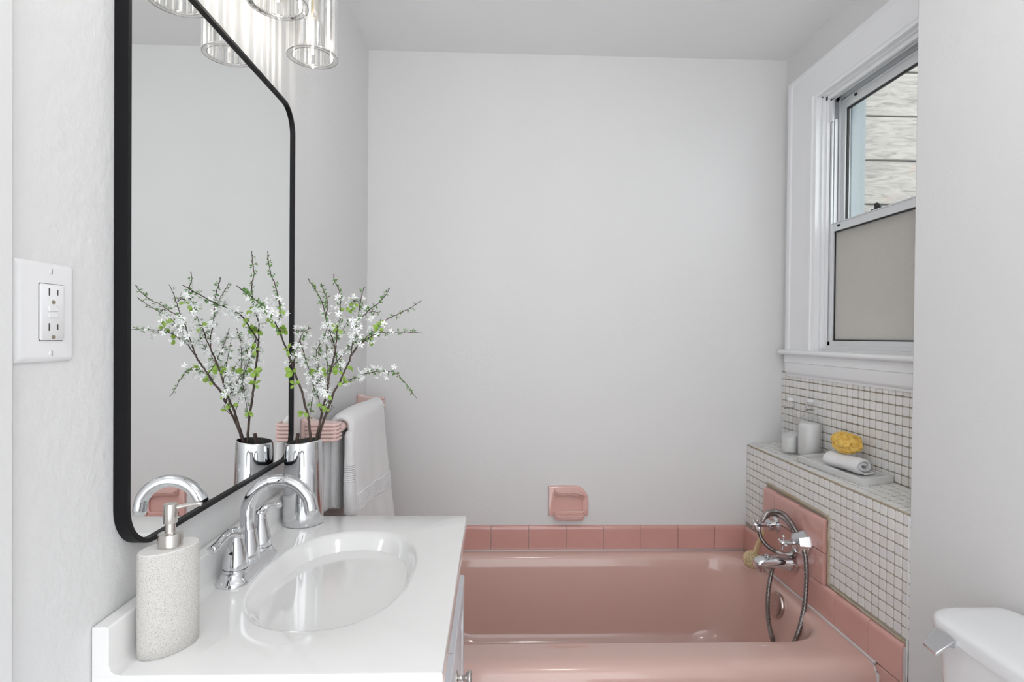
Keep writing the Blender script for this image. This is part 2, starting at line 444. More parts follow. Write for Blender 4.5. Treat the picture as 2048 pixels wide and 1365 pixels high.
# overflow plate
ov = empty('overflow_cover', (.915, 1.868, .315), 'round chrome overflow plate on the drain end inside the pink tub', 'overflow plate')
def disc_prof(mb, c, prof, nrm, n=36):
    q = Vector(nrm).to_track_quat('Z', 'Y')
    rings = [[Vector(c) + q @ Vector((r * math.cos(2 * PI * i / n), r * math.sin(2 * PI * i / n), h)) for i in range(n)] for r, h in prof]
    mb.loft(rings)
oc = atX(1557, 1211, .964); nv = (-1, -.05, .18)
m_ = MB(); disc_prof(m_, oc + Vector((.0, 0, 0)), [(.034, -.012), (.039, 0), (.0415, .007), (.041, .010), (.038, .013), (.001, .0135)], nv); m_.build('plate', M['plate'], ov, smooth=40)
m_ = MB(); disc_prof(m_, oc + Vector((-.0125, 0, .002)), [(.0035, -.004), (.0035, .002), (.001, .0035)], nv, 12); m_.build('screw', M['nickel'], ov, smooth=40)

# ---------------------------------------------------------------- window
win = empty('window_1', (XR, 1.74, WZ0)); struct(win)
# casing boards with a stepped profile: section in (distance from opening, thickness)
def casing_section():
    return [(-.002, 0), (-.002, .020), (.012, .022), (.016, .026), (.028, .026), (.034, .020), (.046, .019), (.110, .021), (.150, .022), (.156, .026), (.176, .026), (.180, .0)]
sec = casing_section()
cm = MB()
S = .19 / .18
OY1, OZ1 = WY1 + .005, WZ1 - .0
def cas(d, t, where):
    d *= S * .98
    dz = d * .66
    pts = {'fb': (XR - t, OY1 + d, WZ0 - .012), 'ft': (XR - t, OY1 + d, OZ1 + dz), 'nt': (XR - t, WY0 - min(d, .15), OZ1 + dz), 'nb': (XR - t, WY0 - min(d, .15), WZ0 - .012)}
    return pts[where]
cm.loft([[cas(d, t, k) for d, t in sec] for k in ('fb', 'ft', 'nt', 'nb')])
cm.build('casing', M['trim'], win, smooth=30)
# stool and apron
st = MB()
prof = [(XR + .06, WZ0 - .006), (XR - .030, WZ0 - .010)] + [(XR - .030 - .009 * math.sin(R(a)), WZ0 - .019 + .009 * math.cos(R(a))) for a in range(0, 181, 20)] + [(XR - .022, WZ0 - .030), (XR - .004, WZ0 - .030), (XR - .004, WZ0 - .022), (XR + .06, WZ0 - .022)]
st.loft([[(a, y, b) for a, b in prof] for y in (D - .03, YC + .002)])
st.build('stool', M['trim'], win, smooth=40)
ap = MB()
prof = [(XR, WZ0 - .03), (XR - .020, WZ0 - .03), (XR - .020, WZ0 - .058), (XR - .017, WZ0 - .060), (XR - .017, WZ0 - .094), (XR - .014, WZ0 - .100), (XR - .009, WZ0 - .105), (XR - .007, WZ0 - .113), (XR, WZ0 - .114)]
ap.loft([[(a, y, b) for a, b in prof] for y in (D - .048, YC + .002)])
ap.build('apron', M['trim'], win, smooth=30)
# jamb lining
jb = MB()
jb.box(XR - .001, XR + .078, WY1 - .006, WY1 + .001, WZ0 - .006, WZ1 + .001).box(XR - .001, 1.315, WY0 - .001, WY0 + .006, WZ0 - .006, WZ1 + .001)
jb.box(XR - .001, 1.315, WY0, WY1, WZ1 - .006, WZ1 + .001).box(XR + .04, 1.315, WY0, WY1, WZ0 - .006, WZ0 + .004)
jb.box(XR + .010, XR + .020, WY1 - .016, WY1 - .004, WZ0, WZ1)
jb.box(XR + .010, XR + .020, WY0, WY1, WZ1 - .018, WZ1 - .004)
jb.build('jamb', M['trim'], win)
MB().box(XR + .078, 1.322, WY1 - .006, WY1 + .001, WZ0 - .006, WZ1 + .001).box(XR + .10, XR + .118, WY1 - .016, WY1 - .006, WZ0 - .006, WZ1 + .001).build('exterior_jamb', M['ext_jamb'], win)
# aluminium double-hung unit
ZM = 1.635
tk = MB()
for x0, x1 in ((XR + .022, XR + .027), (XR + .046, XR + .050), (XR + .072, XR + .078)):
    tk.box(x0, x1, WY1 - .026, WY1 - .006, WZ0 + .006, WZ1 - .008); tk.box(x0, x1, WY0 + .006, WY0 + .026, WZ0 + .006, WZ1 - .008)
    tk.box(x0, x1, WY0 + .006, WY1 - .006, WZ1 - .022, WZ1 - .008)
tk.box(XR + .022, XR + .078, WY1 - .009, WY1 - .006, WZ0 + .006, WZ1 - .008).box(XR + .022, XR + .078, WY0 + .006, WY0 + .009, WZ0 + .006, WZ1 - .008)
tk.box(XR + .020, XR + .080, WY0 + .006, WY1 - .006, WZ0 + .0, WZ0 + .006)
tk.box(XR + .014, XR + .022, WY0 + .006, WY1 - .012, WZ0 + .000, WZ0 + .011)
tk.box(XR + .022, XR + .027, WY0 + .006, WY1 - .006, WZ0 + .006, WZ0 + .024)
tk.build('track', M['alu'], win)
MB().box(XR + .0275, XR + .045, WY1 - .0245, WY1 - .0095, ZM + .01, WZ1 - .03).build('balance_channel', M['alu_dark'], win)
MB().box(XR + .030, XR + .040, WY1 - .028, WY1 - .018, ZM + .01, WZ1 - .09).build('balance_rod', M['alu'], win)
MB().box(XR + .016, XR + .024, WY1 - .034, WY1 - .010, WZ1 - .100, WZ1 - .024).build('balance_cover', M['alu'], win, bevel=(.001, 2))
def sash(name, x0, x1, z0, z1, st_, rb, rt_, glass, gm):
    e = MB(); y0, y1 = WY0 + .012, WY1 - .012
    if name == 'upper_sash': y0, y1 = WY0 + .030, WY1 - .030
    e.box(x0, x1, y1 - st_, y1, z0, z1).box(x0, x1, y0, y0 + st_, z0, z1)
    e.box(x0, x1, y0 + st_, y1 - st_, z0, z0 + rb).box(x0, x1, y0 + st_, y1 - st_, z1 - rt_, z1)
    e.box(x0 - .003, x0 + .001, y0, y1, z1 - .004, z1).box(x0 - .003, x0 + .001, y0, y1, z0, z0 + .004)
    s_ = e.build(name, M['alu'], win, bevel=(.0012, 2))
    k = MB(); xm = (x0 + x1) / 2
    a, b, c, d = y0 + st_, y1 - st_, z0 + rb, z1 - rt_
    t = .004
    k.box(xm - .004, xm + .004, b - t, b + .001, c, d).box(xm - .004, xm + .004, a - .001, a + t, c, d).box(xm - .004, xm + .004, a, b, c - .001, c + t).box(xm - .004, xm + .004, a, b, d - t, d + .001)
    k.build('gasket', M['rubber'], s_)
    MB().box(xm - .0015, xm + .0015, a + .001, b - .001, c + .001, d - .001).build(glass, gm, s_)
    return s_
us = sash('upper_sash', XR + .052, XR + .070, ZM - .02, WZ1 - .026, .022, .03, .034, 'clear_glass', M['clear'])
ls = sash('lower_sash', XR + .026, XR + .044, WZ0 + .012, ZM + .012, .022, .016, .030, 'frosted_glass', M['frosted'])
for nm, yy, zz, xx in (('bumper', WY1 - .06, ZM - .001, XR + .0245), ('bumper', WY1 - .105, WZ1 - .036, XR + .0505)):
    MB().box(xx - .003, xx + .002, yy - .010, yy, zz - .004, zz + .003).build(nm, M['rubber'], win)
lk = MB(); yl = atX(1755, 404, XR + .035).y
lk.box(XR + .028, XR + .048, yl - .020, yl + .020, ZM + .012, ZM + .017)
lk.lathe([(.009, 0), (.008, .008), (.004, .016)], (XR + .038, yl, ZM + .016), n=16)
lk.box(XR + .030, XR + .036, yl - .004, yl + .008, ZM + .017, ZM + .034)
lk.build('sash_lock', M['rubber'], win, bevel=(.001, 2))

# ---------------------------------------------------------------- outside
def fence():
    e = empty('plank_wall', (2.4, 2.64, 0), 'weathered grey plank wall seen outside through the upper clear window pane', 'wall')
    z = -.3
    k = 0
    zref = 2.090
    z = zref - 12 * .2095
    b = MB()
    for i in range(17):
        b.box(1.40, 3.6, 2.625 + (i % 2) * .0015, 2.66, z + .004, z + .2055); z += .2095
    b.build('planks', M['plank'], e, bevel=(.003, 2))
    MB().box(1.40, 3.6, 2.640, 2.665, -.45, 3.1).build('backing', M['dark'], e)
fence()
p = MB().box(1.585, 1.632, 2.50, 2.625, -.3, 3.1); p.box(1.40, 1.585, 2.46, 2.625, -.3, 3.1)
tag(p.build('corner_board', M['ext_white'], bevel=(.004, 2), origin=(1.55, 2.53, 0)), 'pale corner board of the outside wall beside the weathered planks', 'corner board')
struct(MB().box(1.5, 6, -3, 2.9, -.42, -.32).build('ground', M['soil']))

# ---------------------------------------------------------------- mirror
MY0, MY1, MZ0, MZ1, MX = .757, 1.376, .943, 1.777, -.481
mi = empty('wall_mirror', (XL, (MY0 + MY1) / 2, MZ0), 'rounded rectangular wall mirror in a thin black metal frame above the sink', 'mirror')
fr = MB()
def rg(ins, x, r): return rrect(MY0 + ins, MY1 - ins, MZ0 + ins, MZ1 - ins, r - ins, x, n=14, plane='YZ')
fr.loft([rg(0, XL + .0005, .062), rg(0, MX - .0008, .062), rg(.0008, MX, .062), rg(.0062, MX, .062), rg(.007, MX - .0008, .062), rg(.007, MX - .006, .062), rg(.0075, XL + .0005, .062)], loop=True)
fr.build('frame', M['black'], mi, smooth=35)
gl = MB(); gl.loft([rg(.0072, MX - .009, .062), rg(.0072, MX - .0055, .062)])
gl.build('glass', M['mirror'], mi)

# ---------------------------------------------------------------- vanity: cabinet and top
KY0, KY1, KX = .7166, 1.343, -.0614
cab = empty('vanity_cabinet', (-.29, 1.03, 0), 'white painted vanity cabinet with two doors under the sink top', 'cabinet')
XC = -.078
b = MB(); b.box(XL + .002, XC, KY0 + .006, KY1 - .0015, .09, ZK - .033); b.box(XL + .002, XC - .06, KY0 + .01, KY1 - .006, .0, .09)
b.build('body', M['cab'], cab, bevel=(.0015, 2))
for i, (a, c) in enumerate(((1.0125, KY1 - .0015), (KY0 + .008, 1.0085))):
    d = MB(); rings = []
    for ins, x in ((0, XC + .0005), (0, XC + .0115), (.0015, XC + .013), (.052, XC + .013), (.055, XC + .007), (.075, XC + .007), (.090, XC + .012), (.10, XC + .0125)):
        rings.append([(x, a + ins, .12 + ins), (x, c - ins, .12 + ins), (x, c - ins, .668 - ins), (x, a + ins, .668 - ins)])
    d.loft(rings)
    dr = d.build('door', M['cab'], cab, smooth=25)
    kn = MB(); ky = 1.055 if i == 0 else .975
    kn.lathe([(.0125, 0), (.0125, .002), (.006, .004), (.0045, .009), (.005, .016), (.010, .020), (.0135, .023), (.0135, .026), (.010, .029), (.001, .030)], (XC + .013, ky, .596), axis='X', n=24)
    kn.build('knob', M['nickel'], dr, smooth=60)

vt = empty('sink_top', (-.28, 1.03, ZK), 'white glossy moulded sink top with an integral oval basin', 'sink')
# top surface: grid ring from counter rectangle to oval basin
BC = (-.277, 1.030); BA, BB = .134, .206
def oval(k, z, sx=1.0, ox=0.0, oy=0.0, n=72, e=2.35):
    pts = []
    for i in range(n):
        a = 2 * PI * i / n; c, s_ = math.cos(a), math.sin(a)
        x = BA * k * math.copysign(abs(c) ** (2 / e), c) * sx; y = BB * k * math.copysign(abs(s_) ** (2 / e), s_)
        pts.append((BC[0] + x + ox, BC[1] + y + oy, z))
    return pts
def rectring(x0, x1, y0, y1, z, n=72):
    pts = []
    for i in range(n):
        a = 2 * PI * i / n; c, s_ = math.cos(a), math.sin(a)
        hx = (x1 - BC[0]) if c > 0 else (BC[0] - x0); hy = (y1 - BC[1]) if s_ > 0 else (BC[1] - y0)
        t = min(hx / abs(c) if abs(c) > 1e-9 else 1e9, hy / abs(s_) if abs(s_) > 1e-9 else 1e9)
        pts.append([BC[0] + c * t, BC[1] + s_ * t, z])
    for cx_, cy_ in ((x0, y0), (x0, y1), (x1, y0), (x1, y1)):
        j = min(range(n), key=lambda i: (pts[i][0] - cx_) ** 2 + (pts[i][1] - cy_) ** 2); pts[j][0] = cx_; pts[j][1] = cy_
    return pts
X0b = XL + .021
t_ = MB()
rings = [rectring(XL + .0015, KX, KY0, KY1, ZK - .031), rectring(XL + .0015, KX, KY0, KY1, ZK - .003), rectring(XL + .0015, KX - .001, KY0 + .001, KY1 - .001, ZK - .0008), rectring(XL + .0015, KX - .003, KY0 + .003, KY1 - .003, ZK)]
rings += [oval(k_, ZK - d_) for k_, d_ in ((1.035, 0), (1.015, .0004), (1.0, .0016), (.98, .0045), (.95, .011), (.91, .021), (.86, .034), (.79, .050), (.70, .068), (.59, .085), (.47, .100), (.34, .112), (.22, .120), (.12, .1245))]
t_.loft(rings, cap0=True, cap1=True)
t_.build('counter_and_basin', M['white'], vt, smooth=40)
bs = MB()
ZB = .8705
prof = [(XL + .001, ZK - .004), (XL + .001, ZB - .001), (XL + .002, ZB), (XL + .018, ZB), (XL + .0205, ZB - .0012), (XL + .0215, ZB - .004), (XL + .0215, ZK + .012), (XL + .024, ZK + .005), (XL + .029, ZK + .0014), (XL + .036, ZK + .0001), (XL + .036, ZK - .004)]
bs.loft([[(a, y + (.0012 if e_ and b > ZB - .002 else 0), b) for a, b in prof] for y, e_ in ((KY0 + .0002, 0), (KY1 - .0002, 0))])
bs.build('backsplash', M['white'], vt, smooth=50, bevel=(.0012, 2))
dn = MB(); dn.lathe([(.021, ZK - .1245), (.021, ZK - .1205), (.018, ZK - .1195), (.006, ZK - .1205), (.001, ZK - .1205)], (BC[0], BC[1], 0), n=32)
dn.build('drain', M['chrome'], vt, smooth=40)
# the overflow slot on the near wall of the basin
ofs = MB(); ofs.sphere((BC[0] - .028, BC[1] - BB * .955, ZK - .018), .011, sc=(1.5, .22, .3)); ofs.build('overflow_slot', M['dark'], vt, smooth=180)

# ---------------------------------------------------------------- basin faucet
FX, FY = -.4455, 1.042
fa = empty('basin_faucet', (FX, FY, ZK), 'chrome two-handle faucet with high arched spout on the white sink top', 'faucet')
def stadium(hw, hl, z, n=12, p=.0):
    pts = []
    for c, a0 in ((hl - hw, 0), (-(hl - hw), 180)):
        for k in range(n + 1):
            a = R(a0 + 180 * k / n); pts.append((FX + hw * math.cos(a), FY + c + hw * math.sin(a), z))
    return pts
b = MB(); b.loft([stadium(.0275, .0875, ZK + .0002), stadium(.0275, .0875, ZK + .004), stadium(.0255, .0855, ZK + .007), stadium(.0225, .082, ZK + .010), stadium(.0205, .079, ZK + .017), stadium(.0195, .078, ZK + .0195), stadium(.017, .075, ZK + .0205)])
b.build('base_plate', M['chrome'], fa, smooth=50)
for s_ in (-1, 1):
    hy = FY + s_ * .051; z0 = ZK + .0195
    h = MB(); h.lathe([(.0215, z0 - .004), (.0222, z0 + .001), (.0215, z0 + .004)], (FX, hy, 0), n=32)
    h.build('handle_seat', M['chrome'], fa, smooth=50)
    h = MB(); h.lathe([(.0205, z0 + .0045), (.0215, z0 + .0065), (.0212, z0 + .012), (.0185, z0 + .026), (.0150, z0 + .040), (.0125, z0 + .050), (.0115, z0 + .058), (.0118, z0 + .064), (.0105, z0 + .069), (.006, z0 + .0725), (.001, z0 + .0735)], (FX, hy, 0), n=32)
    hd = h.build('handle', M['chrome'], fa, smooth=60)
    # lever
    if s_ < 0: e = Vector((-.012, -.062, -.006))
    else: e = Vector((.026, .034, .012))
    o_ = Vector((FX, hy, z0 + .062))
    ctl = [o_, o_ + e * .25 + Vector((0, 0, .008)), o_ + e * .5 + Vector((0, 0, .008)), o_ + e * .8 + Vector((0, 0, .002)), o_ + e]
    pth = smooth_path(ctl, 6); n = len(pth)
    h = MB(); h.tube(pth, [.0105 - .0045 * math.sin(min(1, k / n * 1.6) * PI / 2) + (.0012 if k > n * .7 else 0) - (.004 if k == n - 1 else 0) for k in range(n)], n=16, ry=1.15)
    h.build('lever', M['chrome'], hd, smooth=180)
    if s_ < 0:
        h = MB(); h.lathe([(.0028, -.0006), (.0028, .001), (.001, .0014)], (0, 0, 0), n=14)
        h.bm.transform(Matrix.Translation((FX - .000, hy - .0170, z0 + .034)) @ Matrix.Rotation(R(100), 4, 'X'))
        h.build('set_screw', M['rubber'], hd, smooth=40)
h = MB(); z0 = ZK + .0195
h.lathe([(.0205, z0 - .003), (.0210, z0 + .003), (.0200, z0 + .012), (.0175, z0 + .026), (.0150, z0 + .040), (.0135, z0 + .055)], (FX, FY, 0), n=32)
h.build('spout_base', M['chrome'], fa, smooth=60)
zc = ZK + .103; Rr = .0575
pts = [(FX, FY, z0 + .02), (FX, FY, z0 + .045), (FX - .002, FY, z0 + .068)]
for a in range(172, 14, -10):
    pts.append((FX + Rr - .001 + Rr * math.cos(R(a)), FY, zc + Rr * 1.02 * math.sin(R(a)) ))
pts += [(FX + 2 * Rr - .001, FY, zc - .002)]
pts = smooth_path(pts, 3); n = len(pts)
h = MB(); h.tube(pts, [.0135 - .002 * min(1, k / (n * .35)) for k in range(n - 2)] + [.0117, .0112], n=24)
sp = h.build('spout', M['chrome'], fa, smooth=180)

# ---------------------------------------------------------------- soap dispenser
SX, SY = -.4415, .783
sd = empty('soap_dispenser', (SX, SY, ZK), 'oval white sandstone soap dispenser with steel pump on the near sink corner', 'soap dispenser')
ra, rb_, rot = .0395, .0255, R(58)
body = MB(); body.lathe([(ra - .001, ZK + .0003), (ra, ZK + .0015), (ra, ZK + .1365), (ra - .0006, ZK + .1375)], (SX, SY, 0), n=64, ry=rb_ / ra, rot=rot)
body.build('bottle', M['stone'], sd, smooth=50)
tp = MB(); tp.lathe([(ra - .0006, ZK + .1372), (ra - .0015, ZK + .1385), (.001, ZK + .139)], (SX, SY, 0), n=64, ry=rb_ / ra, rot=rot)
tp.build('bottle_top', M['stone_top'], sd, smooth=50)
z0 = ZK + .1385; PX, PY = SX + .002, SY - .001
q = MB(); q.lathe([(.0152, z0), (.0154, z0 + .017), (.0146, z0 + .0185), (.007, z0 + .0195), (.0065, z0 + .0215)], (PX, PY, 0), n=36); q.build('collar', M['nickel'], sd, smooth=40)
q = MB(); q.lathe([(.0064, z0 + .019), (.0064, z0 + .034)], (PX, PY, 0), n=24); q.build('stem', M['nickel'], sd, smooth=40)
q = MB(); q.lathe([(.0085, z0 + .0325), (.0088, z0 + .033), (.0088, z0 + .057), (.0080, z0 + .0585), (.001, z0 + .059)], (PX, PY, 0), n=28)
hd = q.build('pump_head', M['nickel'], sd, smooth=40)
q = MB(); q.tube(smooth_path([(PX, PY, z0 + .051), (PX + .016, PY + .004, z0 + .0545), (PX + .032, PY + .007, z0 + .0565), (PX + .038, PY + .008, z0 + .055)], 4), .0030, n=12)
q.build('nozzle', M['nickel'], hd, smooth=180)

# ---------------------------------------------------------------- vase
VX, VY = -.4315, 1.297
va = empty('bud_vase', (VX, VY, ZK), 'tall mirror-chrome cylinder vase behind the basin faucet', 'vase')
vr0, vr1, VH = .0445, .0395, .187
q = MB(); n = 48; rings = []
def vring(r, h, tilt=1):
    out = []
    for i in range(n):
        a = 2 * PI * i / n; f = h / VH
        out.append((VX + r * math.cos(a), VY + r * math.sin(a), ZK + h + (.0035 * math.cos(a) * f * tilt)))
    return out
for r, h in ((vr0 - .002, .0003), (vr0, .002), (vr0, .02), (vr0 - .0005, .05), (vr1 + .0025, .12), (vr1 + .0008, .165), (vr1, VH - .004), (vr1 - .001, VH - .001), (vr1 - .0022, VH)): rings.append(vring(r, h))
q.loft(rings, cap1=False)
q.build('body', M['chrome'], va, smooth=60)
q = MB(); q.loft([vring(vr1 - .0022, VH), vring(vr1 - .004, VH - .002), vring(vr1 - .005, VH - .03), vring(vr1 - .006, VH - .09)], cap0=False, cap1=True)
q.build('lining', M['vase_in'], va, smooth=60)

# ---------------------------------------------------------------- blossom branches
YV = 1.297
def P(x, y, Y): return at(x, y, Y)
def branch(name, label, stems, seed, big=()):
    """stems: list of (r0, r1, [(px,py,depth)...]) measured control points"""
    rnd = random.Random(seed)
    st_ = MB(); lf = MB(); pe = MB(); sl_ = MB()
    base = P(*stems[0][2][0])
    for r0, r1, cps, style in stems:
        ctrl = [P(*c) for c in cps]
        pth = smooth_path(ctrl, 5)
        n = len(pth)
        for i in range(1, n - 1): pth[i] = pth[i] + Vector([rnd.uniform(-.0007, .0007) for _ in range(3)])
        st_.tube(pth, [r0 + (r1 - r0) * k / (n - 1) for k in range(n)], n=7)
        L = sum((pth[i + 1] - pth[i]).length for i in range(n - 1))
        b0, f0, f1 = style      # leaf start, blossom range
        acc = 0; nxt = .004
        for i in range(n - 1):
            seg = (pth[i + 1] - pth[i]).length; t = (pth[i + 1] - pth[i]).normalized()
            acc += seg
            while acc > nxt:
                u = nxt / L; nxt += rnd.uniform(.005, .009)
                p = pth[i + 1]
                d = (t.orthogonal().normalized()); d.rotate(Matrix.Rotation(rnd.uniform(0, 2 * PI), 3, t))
                # bud
                if rnd.random() < .6:
                    st_.tube([p, p + d * .0022 + t * .0012], [.0011, .0004], n=5)
                if b0 < u < .93 and rnd.random() < .8:
                    c = p + d * .003
                    for k in range(rnd.randint(4, 6)):
                        dd = Vector([rnd.gauss(0, 1) for _ in range(3)]).normalized(); dd = (dd + d * .7 + t * .3).normalized()
                        s_ = dd.orthogonal().normalized(); ln = rnd.uniform(.005, .009)
                        sl_.poly([c, c + dd * ln * .45 + s_ * .0014, c + dd * ln, c + dd * ln * .45 - s_ * .0014])
                if f0 < u < f1 and rnd.random() < .9:
                    for _ in range(rnd.randint(2, 3)):
                        c = p + d * rnd.uniform(.004, .014) + Vector([rnd.uniform(-.006, .006) for _ in range(3)])
                        ax = (d + Vector([rnd.gauss(0, .6) for _ in range(3)])).normalized()
                        s1 = ax.orthogonal().normalized(); s2 = ax.cross(s1); pr_ = rnd.uniform(.0065, .0105)
                        for k in range(5):
                            a = 2 * PI * k / 5 + rnd.uniform(-.3, .3)
                            dd = (s1 * math.cos(a) + s2 * math.sin(a) + ax * rnd.uniform(.1, .5)).normalized()
                            w_ = dd.cross(ax).normalized() * pr_ * rnd.uniform(.14, .26)
                            pe.poly([c, c + dd * pr_ * .5 + w_, c + dd * pr_, c + dd * pr_ * .55 - w_])
                        if rnd.random() < .5:
                            sl_.tube([p, c], [.0004, .0003], n=4)
    for x, y, Y, k, sz in big:
        c = P(x, y, Y)
        for _ in range(k):
            dd = Vector((rnd.gauss(0, 1), rnd.gauss(-.4, .6), rnd.gauss(0, .8))).normalized()
            nn = Vector((rnd.gauss(0, .4), -1, rnd.gauss(.3, .4))).normalized(); sd_ = dd.cross(nn).normalized(); nn = sd_.cross(dd)
            ln = sz * rnd.uniform(.75, 1.15); o_ = c + dd * ln * .15
            prof = [(0, .02), (.2, .20), (.45, .33), (.7, .30), (.88, .16), (1, .01)]
            for side in (1, -1):
                lo = [o_ + dd * ln * a + nn * (.10 * ln * math.sin(a * PI)) for a, w_ in prof]
                hi = [o_ + dd * ln * a + sd_ * (side * ln * w_) + nn * (ln * (.10 * math.sin(a * PI) + .12 * w_)) for a, w_ in prof]
                for i in range(len(prof) - 1):
                    lf._f([lf.bm.verts.new(v) for v in (lo[i], lo[i + 1], hi[i + 1], hi[i])])
            lf.tube([c, o_], .0004, n=4)
    e = empty(name, (base.x, base.y, base.z), label, 'flowering branch', 'blossom branches in the chrome vase')
    st_.build('stem', M['bark'], e, smooth=180)
    tag(sl_.build('leaf_buds', M['leaf_dark'], e, smooth=180), kind='stuff')
    if big:
        bmesh.ops.remove_doubles(lf.bm, verts=lf.bm.verts, dist=.00001)
        lf.build('leaves', M['leaf'], e, smooth=180)
    tag(pe.build('blossoms', M['petal'], e, smooth=None), kind='stuff')
N_ = (2, 2, 2)
# left branch, leaning to the mirror
branch('blossom_branch', 'flowering branch in the chrome vase that leans left against the mirror', [
    (.0031, .0019, [(627, 930, 1.305), (622, 887, 1.297), (618, 843, 1.295), (610, 811, 1.29), (603, 781, 1.285), (593, 755, 1.275), (584, 729, 1.265), (574, 702, 1.255), (566, 682, 1.245)], N_),
    (.0016, .0007, [(566, 682, 1.245), (558, 648, 1.235), (560, 619, 1.225), (556, 596, 1.215), (550, 570, 1.205), (542, 548, 1.20), (537, 525, 1.19), (535, 503, 1.185)], (.1, .1, .55)),
    (.0016, .0007, [(566, 682, 1.245), (556, 658, 1.21), (543, 632, 1.17), (533, 619, 1.13), (518, 606, 1.08), (492, 586, 1.02), (473, 572, .98)], (.1, .25, .6)),
    (.0013, .0006, [(588, 745, 1.27), (590, 715, 1.275), (595, 693, 1.28), (600, 680, 1.285), (608, 664, 1.29), (624, 656, 1.29)], (.1, .15, .95)),
    (.0009, .0006, [(608, 664, 1.29), (598, 662, 1.285), (586, 664, 1.28)], (.3, .3, .9)),
    (.0010, .0006, [(600, 680, 1.285), (603, 692, 1.285), (607, 704, 1.285), (611, 720, 1.285), (616, 734, 1.285), (627, 760, 1.29), (626, 788, 1.292), (622, 812, 1.294), (618, 841, 1.295)], (.15, .05, .8)),
], 11, big=[(585, 742, 1.26, 7, .016), (566, 660, 1.24, 8, .015), (590, 770, 1.27, 5, .012), (607, 824, 1.28, 4, .012), (576, 700, 1.25, 5, .012), (620, 742, 1.28, 5, .013), (565, 620, 1.22, 3, .012), (540, 645, 1.18, 4, .012)])
branch('blossom_branch', 'central flowering branch standing upright in the chrome vase', [
    (.0030, .0018, [(628, 930, 1.30), (632, 884, 1.30), (640, 846, 1.295), (645, 820, 1.29), (648, 808, 1.285), (654, 782, 1.28), (657, 763, 1.275), (662, 738, 1.27), (668, 715, 1.265), (671, 700, 1.26)], N_),
    (.0014, .0007, [(671, 700, 1.26), (664, 675, 1.25), (655, 652, 1.245), (651, 633, 1.24), (645, 608, 1.235), (636, 589, 1.225), (621.5, 567, 1.215), (616, 557, 1.21)], (.15, .1, .45)),
    (.0014, .0006, [(671, 700, 1.26), (673, 680, 1.25), (675, 655, 1.24), (681, 637, 1.235), (680, 614, 1.225), (681.6, 596, 1.215), (677, 578, 1.21), (668.6, 562, 1.205), (668, 548, 1.20)], (.1, .15, .7)),
    (.0010, .0006, [(651, 633, 1.24), (654.5, 620, 1.25), (655, 602, 1.26), (649, 586, 1.265), (643, 567, 1.27)], (.1, .05, .3)),
    (.0011, .0006, [(661, 806, 1.285), (648, 783.5, 1.29), (642, 766, 1.295), (638, 748, 1.30), (637.6, 715, 1.30), (638, 696, 1.30), (639.6, 681, 1.30)], (.1, .1, .9)),
    (.0009, .0006, [(655, 763, 1.275), (654.5, 737, 1.28), (653.7, 715, 1.285), (652, 690, 1.29)], (.1, .1, .8)),
    (.0010, .0006, [(662, 738, 1.27), (677, 720, 1.275), (690, 704, 1.28), (706, 688, 1.285), (713, 670, 1.29)], (.1, .2, .9)),
    (.0009, .0006, [(640.6, 822, 1.29), (637.6, 800, 1.295), (633, 775, 1.30), (636, 745, 1.305), (634, 725, 1.31), (634, 700, 1.31), (648, 677, 1.31), (653, 660, 1.31)], (.1, .1, .9)),
    (.0009, .0006, [(673, 678, 1.25), (688, 656, 1.26), (697, 641, 1.27)], (.1, .1, .9)),
], 23, big=[(676, 658, 1.24, 6, .014), (668, 735, 1.28, 5, .014), (676, 741, 1.27, 4, .014), (649, 745, 1.27, 4, .012), (652, 822, 1.28, 3, .013), (690, 618, 1.24, 4, .012), (641, 740, 1.29, 4, .012), (655, 790, 1.28, 3, .012)])
